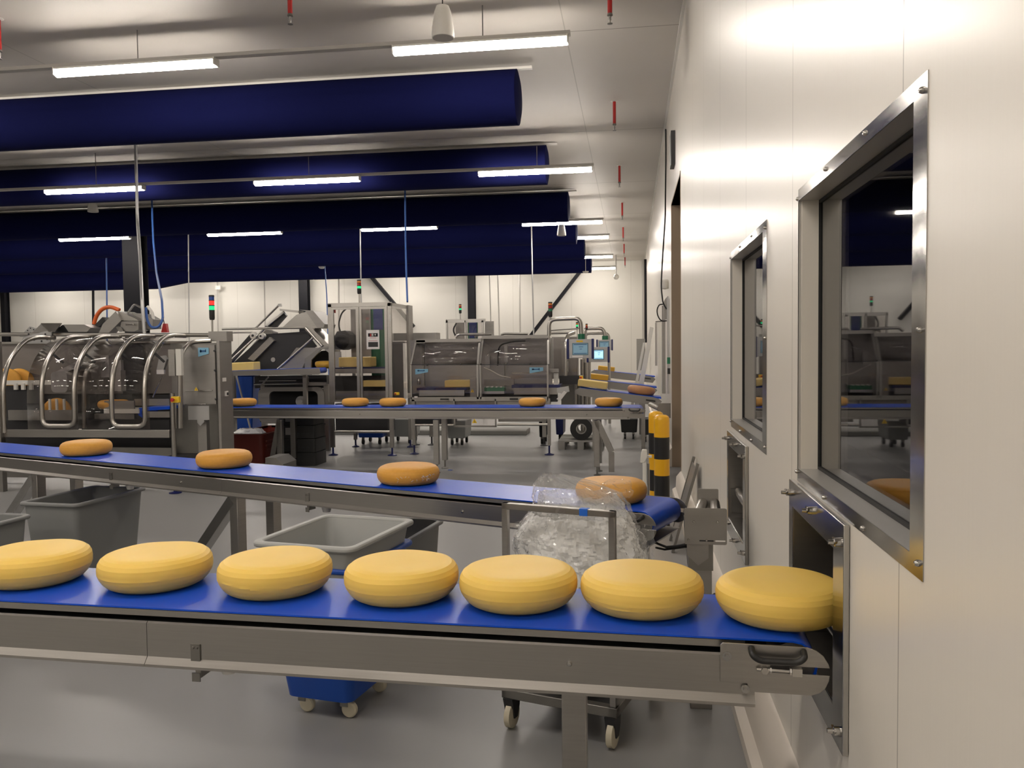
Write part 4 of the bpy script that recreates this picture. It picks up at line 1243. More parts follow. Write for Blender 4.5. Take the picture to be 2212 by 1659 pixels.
# ------------------------------------------------------------------ the tilted slicer
YS = 12.6
sl = thing('slicing_machine', 'slanted steel slicing machine with dark guard pane and block conveyor', 'machine', (-5.6, 12.9, 0))
pp(MB(), [(497, 790), (572, 722), (660, 716), (684, 748), (602, 796), (560, 812)], 12.75, .03).build('dark_guard', DARKM, sl)
pp(MB(), [(655, 708), (672, 708), (714, 748), (714, 765), (692, 748)], YS, .45).build('sloping_cover', STEEL, sl)
pp(MB(), [(640, 751), (690, 751), (664, 772), (652, 796), (606, 796)], YS, .05).build('lower_cover', STEELW, sl)
pp(MB(), [(658, 775), (668, 768), (690, 750), (714, 748), (714, 752), (694, 755), (672, 778), (672, 796), (658, 796)], YS - .03, .04).build('outfeed_frame', STEELD, sl)
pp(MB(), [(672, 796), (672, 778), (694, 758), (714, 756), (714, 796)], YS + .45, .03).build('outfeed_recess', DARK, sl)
pt(MB(), [(480, 711), (660, 708)], .018, YS).build('top_rail', TUBE, sl)
pt(MB(), [(484, 719), (545, 718)], .014, YS + .5).build('rear_rail', TUBE, sl)
pt(MB(), [(570, 712), (497, 780)], .018, YS).build('guard_tube', TUBE, sl)
pt(MB(), [(660, 708), (696, 748)], .022, YS - .02).build('guard_tube', TUBE, sl)
pt(MB(), [(676, 730), (600, 797)], .018, YS - .02).build('guard_tube', TUBE, sl)
pt(MB(), [(551, 710), (604, 658)], .016, YS + .2).build('guide_tube', TUBE, sl)
pp(MB(), [(600, 656), (605, 656), (606, 662), (601, 662)], YS + .17, .06).build('guide_cap', ALU, sl)
pp(MB(), [(545, 745), (574, 712), (590, 718), (540, 770), (520, 790), (505, 790)], 12.85, .2).build('slide_rail', STEELD, sl)
pp(MB(), [(497, 770), (540, 722), (552, 722), (497, 785)], 12.95, .1).build('slide_rail', DARKM, sl)
pp(MB(), [(535, 775), (582, 728), (592, 736), (548, 780)], 12.68, .08).build('cutter_slide', STEELW, sl)
for (hx, hy, rr0) in ((549, 725, 8.5), (566, 726, 7.0)):
    c_ = W(hx, hy, Y=12.62); r0 = rr0 * 12.62 / FPX
    o = MB().lathe([(0, -.05), (r0 * .5, -.05), (r0, -.03), (r0, .05), (0, .05)], (c_.x, 12.62, c_.z), 22, 'y').build('pulley', WHITEM, sl)
    MB().lathe([(0, -.056), (r0 * .35, -.056), (r0 * .35, -.049)], (c_.x, 12.62, c_.z), 14, 'y').build('hub', DARKM, o)
c_ = W(590, 777, Y=12.74)
MB().lathe([(0, -.01), (.037, -.01), (.037, .02)], (c_.x, 12.745, c_.z), 20, 'y').build('round_plate', ALU, sl)
# head box at the top and its arm
pp(MB(), [(604, 667), (645, 671), (645, 676), (604, 671)], YS + .1, .2).build('arm', STEEL, sl)
pp(MB(), [(646, 669), (676, 671), (701, 700), (699, 708), (686, 709), (660, 672)], YS, .5).build('head_box', STEELW, sl)
pp(MB(), [(640, 680), (662, 673), (686, 709), (658, 709), (628, 709), (608, 709)], YS + .12, .3).build('head_arm', STEEL, sl)
pp(MB(), [(571, 706), (612, 674), (618, 682), (596, 707)], YS + .25, .06).build('black_bar', BLACKP, sl)
pp(MB(), [(573, 702), (611, 672), (614, 675), (577, 705)], YS + .2, .05).build('white_bar', WHITEM, sl)
# lower body
m = MB().frame(ring_px(559, 836, 700, 915, YS, .12), ring_px(583, 845, 686, 900, YS, .07), 'xz', YS, YS + .06)
m.build('lower_frame', STEELW, sl)
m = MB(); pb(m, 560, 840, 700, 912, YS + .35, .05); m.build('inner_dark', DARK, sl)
m = MB(); pb(m, 550, 812, 706, 838, YS + .2, .3); m.build('dark_body', DARKM, sl)
c_ = W(645, 868, Y=YS + .1)
MB().lathe([(0, -.02), (.03, -.02), (.03, -.01), (.088, -.01), (.088, .03), (0, .03)], (c_.x, YS + .2, c_.z), 26, 'y').build('drive_wheel', ALU, sl)
pt(MB(), [(549, 830), (663, 828)], .016, YS - .03).build('lower_rail', POLISH, sl)
pt(MB(), [(560, 823), (640, 822)], .010, YS - .02).build('lower_rail', TUBE, sl)
m = MB(); pb(m, 663, 826, 704, 833, YS - .02, .03); pb(m, 663, 813, 666, 830, YS - .02, .03); m.build('bracket', STEELW, sl)
pt(MB(), [(580, 814), (565, 832)], .012, YS - .05).build('guard_tube', TUBE, sl)
for px in (570, 706):
    q = W(px, 880, Y=YS + .05)
    MB().box((q.x - .035, YS + .02, 0), (q.x + .035, YS + .10, W(px, 830, Y=YS).z)).build('leg', STEEL, sl)
m = MB(); pb(m, 600, 904, 700, 915, YS + .1, .3); m.build('drip_tray', STEELW, sl)
# its blue belt for blocks
cb = thing('block_conveyor', 'narrow blue conveyor carrying a pale cheese block under the slicer', 'conveyor', (-5.3, 12.3, 0))
pp(MB(), [(490, 802), (690, 795), (691, 800), (490, 807)], 12.25, .005).build('side_frame_top', STEEL, cb)
pp(MB(), [(492, 802.5), (688, 796), (690, 799), (692, 806), (688, 809), (492, 812)], 12.235, .02).build('side_frame', STEELW, cb)
a = W(490, 801, Y=12.26); b = W(686, 794.5, Y=12.26)
MB().hexa([(a.x, 12.26, a.z - .012), (b.x, 12.26, b.z - .012), (b.x, 12.55, b.z - .012), (a.x, 12.55, a.z - .012)], [(a.x, 12.26, a.z), (b.x, 12.26, b.z), (b.x, 12.55, b.z), (a.x, 12.55, a.z)]).build('belt', BELT, cb)
MB().cyl((b.x, 12.26, b.z - .045), (b.x, 12.55, b.z - .045), .045, n=18).build('belt_end', BELT, cb)
for px in (505, 660):
    q = W(px, 810, Y=12.5)
    MB().box((q.x - .03, 12.45, 0), (q.x + .03, 12.51, q.z)).build('leg', STEEL, cb)


def block(px0, py0, px1, py1, Y, d, mat, label, ang=0, rx=0.0):
    a, b = W(px0, py0, Y=Y), W(px1, py1, Y=Y)
    w_, h_ = abs(b.x - a.x), abs(a.z - b.z)
    mb = MB().box((-w_ / 2, 0, 0), (w_ / 2, d, h_))
    o = mb.build('cheese_block', mat, bevel=.012)
    o.location = ((a.x + b.x) / 2, Y, min(a.z, b.z))
    o.rotation_euler = (0, ang, rx)
    tag(o, label, 'cheese', 'block cheeses on the machines')
    return o


block(497, 783, 548, 801, 12.28, .25, BLOCK, 'pale cheese block on the narrow conveyor beside the slicer', ang=R(-1.8))

# ------------------------------------------------------------------ tall cabinet with clear doors
YT = 12.1
tc = thing('tall_cabinet', 'tall clear-walled machine cabinet on legs with a white notice on its door', 'machine cabinet', (-4.1, 12.6, 0))
YTB = 13.15
zt_ = W(780, 655, Y=YT).z
zb_ = W(780, 868, Y=YT).z
xl, xm, xr = W(714.5, 800, Y=YT).x, W(778, 800, Y=YT).x, W(843, 800, Y=YT).x
for (x, nm) in ((xl, 'corner_post'), (xr, 'corner_post')):
    MB().box((x - .03, YT, .12), (x + .03, YT + .05, zt_)).build(nm, STEEL, tc, bevel=.003)
    MB().lathe([(0, 0), (.072, 0), (.072, .010), (.03, .022), (.014, .03), (.014, .125)], (x, YT + .025, 0), 18).build('foot', NAVYP, tc)
for x in (xl, xr):
    MB().box((x - .025, YTB, .12), (x + .025, YTB + .05, zt_ - .02)).build('corner_post', STEEL, tc)
    MB().lathe([(0, 0), (.06, 0), (.06, .010), (.03, .022), (.014, .03), (.014, .125)], (x, YTB + .025, 0), 18).build('foot', NAVYP, tc)
MB().box((xl - .03, YT, zt_ - .05), (xr + .03, YT + .05, zt_ + .01)).build('top_beam', STEEL, tc)
MB().box((xl - .03, YT + .05, zt_ - .045), (xl + .01, YTB, zt_)).build('top_beam', STEEL, tc)
MB().box((xr - .01, YT + .05, zt_ - .045), (xr + .03, YTB, zt_)).build('top_beam', STEEL, tc)
MB().box((xl - .03, YTB, zt_ - .045), (xr + .03, YTB + .05, zt_)).build('top_beam', STEEL, tc)
zc_ = W(780, 933, Y=YT).z
MB().cyl((xl, YT + .025, zc_), (xr, YT + .025, zc_), .02, n=12).build('cross_tube', TUBE, tc)
for (a, b) in ((xl + .032, xm - .006), (xm + .006, xr - .032)):
    dr = MB().frame([(a, zb_), (b, zb_), (b, zt_ - .055), (a, zt_ - .055)], [(a + .03, zb_ + .03), (b - .045, zb_ + .03), (b - .045, zt_ - .09), (a + .03, zt_ - .09)], 'xz', YT - .005, YT + .025).build('door', STEEL, tc)
    MB().box((a + .028, YT + .008, zb_ + .028), (b - .043, YT + .014, zt_ - .088)).build('door_pane', PANE, dr, flat=True)
for zz in (zt_ - .28, zb_ + .25):
    MB().box((xr + .005, YT - .012, zz), (xr + .028, YT, zz + .10)).build('hinge', ALU, tc)
# clear side wall and the plate behind it
MB().box((xr + .024, YT + .06, zb_), (xr + .030, YTB, zt_ - .06)).build('side_pane', PANE, tc, flat=True)
sp_ = W(893, 700, Y=YTB + .02)
MB().box((xr + .02, YTB - .14, W(880, 848, Y=YTB).z), (xr + .05, YTB + .12, W(880, 660, Y=YTB).z)).build('side_plate', STEELW, tc)
m = MB(); pb(m, 757, 664, 781, 790, 12.75, .02); m.build('mounting_plate', STEELW, tc)
m = MB(); pb(m, 780, 662, 802, 770, 12.8, .02); m.build('mounting_plate', STEELW, tc)
g_ = MB(); pb(g_, 800, 660, 835, 868, 12.85, .02); go = g_.build('green_panel', GREENP, tc)
m = MB(); pb(m, 806, 666, 827, 712, 12.84, .01); m.build('blue_window', BLUEPANEL, go)
pp(MB(), [(720, 730), (728, 716), (745, 714), (757, 724), (757, 750), (742, 756), (722, 754)], 12.5, .25).build('motor', DARKM, tc)
c_ = W(738, 737, Y=12.48)
MB().lathe([(0, -.05), (.07, -.05), (.10, -.03), (.118, .0), (.118, .03)], (c_.x, 12.49, c_.z), 24, 'y').build('motor_cap', GREYD, tc)
pt(MB(), [(735, 716, 12.6), (731, 700, 12.6), (738, 675, 12.6), (752, 664, 12.6)], .012, rad=.08).build('hose', DARKM, tc)
m = MB(); pb(m, 716, 664, 724, 676, 12.25, .03); m.build('red_switch', REDP, tc)
m = MB(); pb(m, 720, 760, 737, 795, 12.5, .02); m.build('drilled_plate', ALU, tc)
m = MB(); pb(m, 716, 797, 834, 806, 12.35, .02); m.build('inner_conveyor_frame', STEELW, tc)
m = MB(); pb(m, 716, 794.5, 834, 797, 12.36, .4); m.build('inner_belt', NAVYP, tc)
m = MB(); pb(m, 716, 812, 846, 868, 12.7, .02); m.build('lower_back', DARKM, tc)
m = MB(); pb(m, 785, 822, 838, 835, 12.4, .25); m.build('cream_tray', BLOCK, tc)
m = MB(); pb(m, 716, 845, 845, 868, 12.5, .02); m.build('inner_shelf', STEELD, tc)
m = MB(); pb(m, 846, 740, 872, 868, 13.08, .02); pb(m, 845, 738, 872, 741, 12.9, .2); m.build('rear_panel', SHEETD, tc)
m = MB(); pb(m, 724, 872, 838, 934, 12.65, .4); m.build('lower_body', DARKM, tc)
# the white notice with its two pictures
pn = MB(); pb(pn, 791.3, 713, 820, 754, YT - .010, .003); pn = pn.build('notice', PAPER, tc)
m = MB(); pb(m, 795, 720, 816, 727, YT - .012, .002); m.build('picture', GREYD, pn)
m = MB(); pb(m, 802.5, 720.7, 806.6, 726, YT - .0135, .0015); m.build('picture_patch', ALU, pn)
m = MB(); pb(m, 799, 721, 802, 727, YT - .0135, .0015); m.build('picture_patch', REDP, pn)
c_ = W(810.5, 723, Y=YT - .013); MB().lathe([(0, -.0005), (.013, -.0005), (.013, .001)], (c_.x, YT - .013, c_.z), 14, 'y').build('picture_patch', ALU, pn)
m = MB(); pb(m, 799, 729.2, 812, 730.4, YT - .0115, .0015); pb(m, 796, 735.4, 815, 736.8, YT - .0115, .0015); m.build('print_lines', PINK, pn)
m = MB(); pb(m, 795.4, 739, 816.6, 749.4, YT - .012, .002); m.build('picture', BLACKP, pn)
block(731, 772, 800, 792.5, 12.4, .32, BLOCK, 'pale cheese block behind the clear doors of the tall cabinet')
signal_tower(776.5, 604, 635, YT + .02, .031, [LENS_O, GLOW_R, GLOW_G], 'stack light with amber, red and lit green lenses on the tall cabinet', 655)
wheel_at(705, 794.5, 12.72, BLOCKD, 'golden cheese wheel leaving the slicer beside the tall cabinet', prof=YPROF, seed=51)

# ------------------------------------------------------------------ guarded packing machine (two bays)
YG = 12.3
gm = thing('packing_machine', 'long two-bay packing machine with clear sloping guards right of the tall cabinet', 'machine', (-2.3, 12.8, 0))
zr = W(1000, 862, Y=YG).z
for px in (893, 1185.5):
    q = W(px, 905, Y=YG)
    MB().box((q.x - .024, YG, .14), (q.x + .024, YG + .05, zr)).build('leg', STEEL, gm, bevel=.003)
    MB().lathe([(0, 0), (.072, 0), (.072, .010), (.03, .022), (.014, .03), (.014, .15)], (q.x, YG + .025, 0), 18).build('foot', NAVYP, gm)
for px in (896, 931, 1175):
    q = W(px, 905, Y=13.45)
    MB().box((q.x - .03, 13.45, .14), (q.x + .03, 13.51, zr)).build('leg', STEEL, gm)
    MB().lathe([(0, 0), (.07, 0), (.07, .010), (.03, .022), (.014, .03), (.014, .15)], (q.x, 13.48, 0), 18).build('foot', DARKM, gm)
pt(MB(), [(893, 918), (980, 918)], .02, YG + .02).build('cross_tube', TUBE, gm)
pt(MB(), [(1074, 917), (1186, 917)], .02, YG + .02).build('cross_tube', TUBE, gm)
a, b = W(980, 905, Y=YG), W(1072, 905, Y=YG)
z2 = W(1000, 921, Y=YG).z
MB().box((a.x, YG, z2), (a.x + .02, YG + .03, zr)).box((b.x - .02, YG, z2), (b.x, YG + .03, zr)).box((a.x, YG, z2 - .012), (b.x, YG + .03, z2 + .012)).build('drop_frame', STEEL, gm)
MB().box((a.x + .02, YG + .01, z2 + .01), (b.x - .02, YG + .016, zr)).build('drop_pane', PANE, gm, flat=True)
caution(gm, 1025, 909, 11, YG)
m = MB(); pb(m, 896, 880, 976, 916, 12.75, .4); m.build('under_tray', DARKM, gm)
m = MB(); pb(m, 1076, 880, 1180, 911, 12.9, .3); m.build('under_tray', STEELD, gm)
# posts and rails
m = MB(); pb(m, 886, 858, 1184, 866, YG, .04); m.build('lower_rail', STEEL, gm)
m = MB(); pb(m, 886, 866, 1186, 880, YG + .05, .05); m.build('lower_beam', STEELW, gm)
for (px0, px1) in ((886, 890), (1029, 1034), (1036, 1040), (1181, 1185)):
    m = MB(); pb(m, px0, 788, px1, 862, YG, .03); m.build('post', STEEL, gm)
# sloping upper guards: front edge at the posts, top edge further back
for (x0, x1, yt_, xt0, xt1, nm) in ((888, 1032, 733, 899, 1036, 'left'), (1037, 1184, 725, 1044, 1184, 'right')):
    a, b = W(x0, 788, Y=YG + .015), W(x1, 788, Y=YG + .015)
    c_, d_ = W(xt1, yt_ + 3, Y=YG + .35), W(xt0, yt_ + 3, Y=YG + .35)
    pn = MB().add([a, b, c_, d_], [(0, 1, 2, 3)]).build('upper_pane', PANE, gm, solid=.006)
    MB().tube([d_, c_], .014, 10).build('pane_rail', STEEL, pn)
    MB().bar(a, d_, .025).build('pane_rail', STEEL, pn)
    MB().bar(b, c_, .03).build('pane_rail', STEEL, pn)
    MB().tube([a, b], .006, 8).build('pane_hinge', DARKM, pn)
    lp = MB(); pb(lp, x0 + 2, 790, x1 - 2, 860, YG + .012, .006); lp.build('lower_pane', PANE, gm, flat=True)
    rb = MB(); rf0, rf1 = W(xt0 - 2, yt_, Y=YG + .3), W(xt1 + 3, yt_, Y=YG + .3)
    rb.box((rf0.x, YG + .3, rf0.z - .05), (rf1.x, YG + .42, rf0.z)); rb.build('roof', STEELW, gm)
m = MB(); pb(m, 886, 735, 1190, 872, 13.0, .03); m.build('back_wall', SHEET, gm)
m = MB(); pb(m, 846, 720, 942, 735, 13.45, .3); m.build('rear_box', STEELW, gm)
m = MB(); pb(m, 905, 843, 1003, 855, YG + .15, .03); m.build('inner_conveyor_frame', ALU, gm)
m = MB(); pb(m, 900, 838, 1008, 843, YG + .16, .42); m.build('inner_belt', NAVYP, gm)
m = MB(); pb(m, 1110, 838, 1205, 852, YG + .12, .03); m.build('inner_conveyor_frame', STEELW, gm)
m = MB(); pb(m, 1105, 832, 1210, 838, YG + .13, .42); m.build('inner_belt', NAVYP, gm)
g_ = MB(); pb(g_, 1046, 837, 1089, 845, YG + .12, .2); go = g_.build('green_cartridge', GREENP, gm)
m = MB()
for k in range(4): pb(m, 1050 + k * 10, 835, 1054 + k * 10, 837.5, YG + .12, .1)
m.build('teeth', PAPER, go)
m = MB(); pb(m, 1046, 845, 1089, 851, YG + .12, .2); m.build('cartridge_base', ALU, gm)
m = MB(); pb(m, 890, 852, 1028, 862, YG + .2, .3); pb(m, 1042, 851, 1182, 862, YG + .3, .2); m.build('inner_floor', DARKM, gm)
m = MB(); pb(m, 1089, 744, 1096, 783, 12.8, .06); m.build('cylinder', ALU, gm)
c_ = W(1092.5, 786, Y=12.83); MB().cyl((c_.x, 12.83, c_.z - .02), (c_.x, 12.83, c_.z + .02), .014, n=10).build('cylinder_rod', POLISH, gm)
pt(MB(), [(1075, 790), (1076, 770), (1078, 745), (1110, 737), (1135, 736)], .012, 12.9, rad=.1).build('hose', BLACKP, gm)
pt(MB(), [(1045, 794), (1060, 800), (1080, 812), (1103, 816)], .010, 12.6, rad=.08).build('white_hose', WHITEP, gm)
pt(MB(), [(1091, 788), (1091, 840)], .012, 12.75).build('guide_rod', STEELD, gm)
m = MB(); pb(m, 1106, 804, 1182, 807, 12.7, .03); m.build('guide_rail', POLISH, gm)
m = MB(); pb(m, 1046, 818, 1110, 833, 12.7, .05); m.build('inner_beam', STEELW, gm)
m = MB(); pb(m, 911, 745, 917, 833, 12.85, .05); m.build('inner_column', STEELD, gm)
m = MB(); pb(m, 1048, 768, 1058, 794, 12.85, .06); m.build('inner_box', ALU, gm)
m = MB(); pb(m, 1015, 816, 1029, 860, YG + .1, .05); m.build('valve_block', STEELW, gm)
caution(gm, 1020.5, 844, 8, YG + .095)
m = MB(); pb(m, 899, 735, 918, 741, 12.6, .04); m.build('bright_clip', POLISH, gm)
c_ = W(905, 824, Y=12.55); MB().lathe([(0, -.05), (.025, -.045), (.03, .01), (.02, .05), (0, .06)], c_, 14).build('sensor_eye', POLISH, gm)
sticker(gm, 897, 797, 29, 12.5, YG - .001, .42)
sticker(gm, 1144, 793.5, 30, 13, YG - .001, .4)
for (px, py) in ((923, 788), (995, 787), (1146, 786), (1039, 787)):
    q = W(px, py, Y=YG)
    MB().lathe([(0, -.02), (.014, -.018), (.016, 0)], (q.x, YG, q.z), 10, 'y').build('knob', BLACKP, gm)
m = MB(); pb(m, 951, 861, 969, 864, YG - .02, .02); pb(m, 1101, 860, 1119, 864, YG - .02, .02); m.build('door_handle', BLACKP, gm)
estop(gm, 851.5, 848, 861, 853.5, 12.15)
m = MB(); pb(m, 895, 856, 902, 859, YG - .002, .002); m.build('tag_plate', PAPER, gm)
# top tubes
pt(MB(), [(984, 729, YG + .4), (990, 722, YG + .4), (1046, 722, YG + .4)], .022, rad=.06).build('top_tube', TUBE, gm)
pt(MB(), [(1026, 729, YG + .5), (1032, 723, YG + .5), (1062, 722, YG + .5)], .018, rad=.06).build('top_tube', TUBE, gm)
pt(MB(), [(1082, 724, YG + .5), (1088, 721, YG + .5), (1140, 721, YG + .5)], .020, rad=.05).build('top_tube', TUBE, gm)
# right end: white cover, blocks, idler
m = MB(); pb(m, 1184, 730, 1192, 838, YG + .3, .1); m.build('end_post', STEELW, gm)
m = MB(); pb(m, 1196, 806, 1206, 833, YG + .25, .05); m.build('white_cover', WHITEM, gm)
m = MB(); pb(m, 1186, 797, 1206, 804, YG + .2, .1); m.build('end_bracket', STEELW, gm)
pp(MB(), [(1203, 838), (1228, 834), (1230, 846), (1212, 850), (1203, 848)], YG + .1, .05).build('transfer_plate', ALU, gm)
pp(MB(), [(1202, 862), (1218, 845), (1224, 848), (1210, 866)], YG + .05, .06).build('slanted_bar', PAPER, gm)
m = MB(); pb(m, 1188, 850, 1204, 868, YG + .2, .1); m.build('gear_housing', DARKM, gm)
block(960, 822, 1016, 836.5, YG + .25, .3, BLOCK, 'pale cheese block inside the left bay of the packing machine')

# ------------------------------------------------------------------ control panels on tube arms
def control_panel(name, x0, y0, x1, y1, Y, scr, label, arm=None, mat=SCREEN_DIM, cap=True, r=.03):
    a, b = W(x0, y0, Y=Y), W(x1, y1, Y=Y)
    t = thing('control_panel', label, 'control panel', ((a.x + b.x) / 2, Y, b.z), group='operator panels on tube arms')
    w_ = b.x - a.x
    MB().box((a.x + w_ * .08, Y, b.z + .01), (b.x - w_ * .08, Y + .10, a.z)).build('case', ALU, t, bevel=.004)
    for xx in (a.x, b.x - w_ * .085):
        MB().box((xx, Y - .012, b.z), (xx + w_ * .085, Y + .112, a.z + .005)).build('side_grip', NAVYP, t, bevel=.006)
    s = MB(); pb(s, scr[0] - 2, scr[1] - 2, scr[2] + 2, scr[3] + 2, Y - .004, .004); so = s.build('bezel', M('screen_bezel', (.12, .22, .27), .4) if 'screen_bezel' not in bpy.data.materials else bpy.data.materials['screen_bezel'], t)
    s = MB(); pb(s, scr[0], scr[1], scr[2], scr[3], Y - .006, .002); s.build('screen', mat, so)
    s = MB()
    h = (scr[3] - scr[1])
    for (fx0, fx1, fy) in ((.05, .95, .06), (.4, .7, .28), (.45, .62, .5), (.05, .95, .93)):
        pb(s, scr[0] + (scr[2] - scr[0]) * fx0, scr[1] + h * (fy - .025), scr[0] + (scr[2] - scr[0]) * fx1, scr[1] + h * (fy + .025), Y - .0075, .0015)
    s.build('screen_lines', STICKD, so)
    if arm:
        pt(MB(), arm, r, Y + .05, 12, rad=.10).build('arm', TUBE, t)
        q = W(arm[-1][0], y0, Y=Y + .05)
        MB().cyl((q.x, Y + .05, a.z), (q.x, Y + .05, a.z + .075), r * 1.7, n=20).build('swivel', GREENP, t)
    return t


cp = control_panel('p', 1224, 733, 1283, 775, 12.0, (1238, 743, 1269, 765), 'large grey operator panel with dim screen and navy grips on a bent tube', arm=[(1186, 725), (1186, 690), (1254, 687), (1256, 726)])
m = MB(); pb(m, 1245, 735.5, 1259, 739, 12.0 - .003, .003); m.build('yellow_label', YSTICK, cp)
m = MB(); pb(m, 1236, 766, 1259, 772, 12.0 - .003, .003); m.build('white_label', PAPER, cp)
control_panel('p', 1267, 750, 1317, 783, 14.3, (1283, 757, 1303, 775), 'operator panel with brightly lit blue screen below the other panels', mat=SCREEN_ON, arm=[(1272, 948), (1272, 775)], r=.035)
control_panel('p', 1288, 734, 1324, 757, 16.4, (1296, 739, 1314, 752), 'small rear operator panel with pale blue screen', arm=[(1262, 924), (1262, 709), (1304, 709), (1307, 730)], r=.035)
signal_tower(1189, 652, 685, 12.1, .031, [LENS_O, GLOW_R, LENS_G], 'stack light with amber, red and green lenses on the bent panel arm', 692)
signal_tower(1247.5, 695.5, 711, 13.6, .019, [LENS_O, GLOW_G], 'thin stack light with bright green lens behind the panel arm', 812)
signal_tower(1269, 699, 713, 15.8, .021, [LENS_O, GLOW_R], 'small stack light with amber and red lenses at the rear panel', 931)
o = pt(MB(), [(1264, 915), (1264, 720), (1315, 720), (1317, 915)], .03, 17.2, rad=.1).build('tube_rail', TUBE, loc=W(1290, 720, Y=17.2)); tag(o, 'bent steel tube rail behind the small rear operator panel', 'rail')
# machine standing behind the panels
bm2 = thing('rear_machine', 'steel machine with round guard tube half hidden behind the large operator panel', 'machine', W(1215, 800, Y=13.6))
m = MB(); pb(m, 1192, 728, 1250, 818, 13.9, .03); m.build('back_panel', STEELW, bm2)
m = MB(); pb(m, 1196, 730, 1248, 815, 13.5, .006); m.build('front_pane', PANE, bm2, flat=True)
pt(MB(), [(1222, 815, 13.45), (1222, 740, 13.45), (1226, 724, 13.6), (1240, 719, 13.9)], .028, rad=.1).build('guard_tube', TUBE, bm2)
pt(MB(), [(1188, 720), (1232, 719)], .02, 13.9).build('top_rail', TUBE, bm2)
for px in (1243, 1258, 1266):
    q = W(px, 800, Y=14.1)
    MB().cyl((q.x, 14.1, 0), (q.x, 14.1, W(px, 776 if px < 1266 else 783, Y=14.1).z), .035, n=14).build('post', TUBE, bm2)
pt(MB(), [(1186, 714), (1260, 709)], .012, 13.5).build('rod', TUBE, bm2)
m = MB(); pb(m, 1208, 812, 1260, 830, 13.4, .3); m.build('lower_box', DARKM, bm2)
pt(MB(), [(1226, 780), (1226, 804)], .010, 13.3).build('link_rod', POLISH, bm2)
estop(bm2, 1251.5, 812, 1259.5, 820, 13.1)
m = MB(); pb(m, 1212, 820, 1262, 905, 14.15, .25); m.build('lower_body', STEELD, bm2)

# rear cabinet of the second line
rc = thing('rear_cabinet', 'smaller clear-walled cabinet with blue panel in the second machine row', 'machine cabinet', W(1010, 740, Y=18.2))
YR_ = 18.2
for (x0, x1) in ((963, 970), (1003, 1009), (1040, 1047)):
    m = MB(); pb(m, x0, 692, x1, 905.5, YR_, .06); m.build('post', STEEL, rc)
m = MB(); pb(m, 963, 690, 1048, 696, YR_, .06); m.build('top_beam', STEEL, rc)
m = MB(); pb(m, 984, 696, 1005, 740, YR_ + .5, .02); m.build('mounting_plate', STEELW, rc)
g_ = MB(); pb(g_, 1010, 696, 1032, 735, YR_ + .4, .02); go = g_.build('green_panel', GREENP, rc)
m = MB(); pb(m, 1013, 696, 1030, 730, YR_ + .38, .02); m.build('blue_panel', BLUEPANEL, go)
m = MB(); pb(m, 969, 695, 1041, 760, YR_ + .02, .006); m.build('front_pane', PANE, rc, flat=True)
m = MB(); pb(m, 1047, 694, 1067, 760, YR_ + .5, .04); m.build('side_plate', STEELW, rc)
pt(MB(), [(985, 728), (978, 712), (986, 698)], .018, YR_ + .3, rad=.1).build('hose', DARKM, rc)
signal_tower(994.5, 657, 677, YR_, .031, [LENS_O, GLOW_R, GLOW_G], 'stack light with lit green lens on the small rear cabinet', 691)

# ------------------------------------------------------------------ outfeed conveyors sloping to the wall
def slope_conveyor(x0, y0, x1, y1, Y, hpx, label, w=.42):
    """conveyor falling towards the wall, top edge through two photo points"""
    a, b = W(x0, y0, Y=Y), W(x1, y1, Y=Y)
    t = thing('outfeed_conveyor', label, 'conveyor', (a.x, Y, 0), group='outfeed conveyors sloping to the wall')
    h = hpx * Y / FPX
    d = (b - a).normalized()
    MB().prism([(a.x, a.z), (b.x - .10, b.z + (a.z - b.z) * .06), (b.x, b.z - .02), (b.x + .04, b.z - .06), (b.x - .02, b.z - h), (a.x + .02, a.z - h), (a.x - .07, a.z - h * .7), (a.x - .07, a.z - h * .25)], 'xz', Y, Y + .02).build('side_frame', STEELW, t)
    MB().prism([(a.x, a.z), (b.x, b.z), (b.x, b.z - h), (a.x, a.z - h)], 'xz', Y + w, Y + w + .02).build('side_frame', STEELW, t)
    MB().hexa([(a.x - .0, Y + .02, a.z - .02), (b.x + .03, Y + .02, b.z - .02), (b.x + .03, Y + w, b.z - .02), (a.x - .0, Y + w, a.z - .02)], [(a.x - .0, Y + .02, a.z + .005), (b.x + .03, Y + .02, b.z + .005), (b.x + .03, Y + w, b.z + .005), (a.x - .0, Y + w, a.z + .005)]).build('belt', BELT, t)
    q = b - d * .18
    MB().bar(q + Vector((-.02, -.012, -.055)), q + Vector((.12, -.012, -.075)), .02).build('handle', BLACKP, t)
    for f in (.18, .80):
        p = a + (b - a) * f
        MB().box((p.x - .03, Y + .04, 0), (p.x + .03, Y + .10, p.z - h)).build('leg', STEEL, t)
    return t, a, b


t1, a1, b1 = slope_conveyor(1252, 838, 1424, 859, 12.75, 17, 'nearest sloping outfeed conveyor with a pale block at its top')
an = math.atan2(a1.z - b1.z, b1.x - a1.x)
block(1247, 823, 1311, 837.5, 12.80, .34, BLOCK, 'pale cheese block at the top of the nearest outfeed conveyor', ang=an)
t2, a2, b2 = slope_conveyor(1262, 818, 1415, 836, 15.2, 15, 'second sloping outfeed conveyor carrying a golden block')
block(1266, 809, 1313, 821, 15.25, .34, BLOCKD, 'golden cheese block on the second outfeed conveyor', ang=math.atan2(a2.z - b2.z, b2.x - a2.x))
t3, a3, b3 = slope_conveyor(1284, 799, 1412, 813, 18.2, 14, 'farthest sloping outfeed conveyor with a golden block')
block(1291, 792, 1327, 801.5, 18.25, .34, BLOCKD, 'golden cheese block on the farthest outfeed conveyor', ang=math.atan2(a3.z - b3.z, b3.x - a3.x))
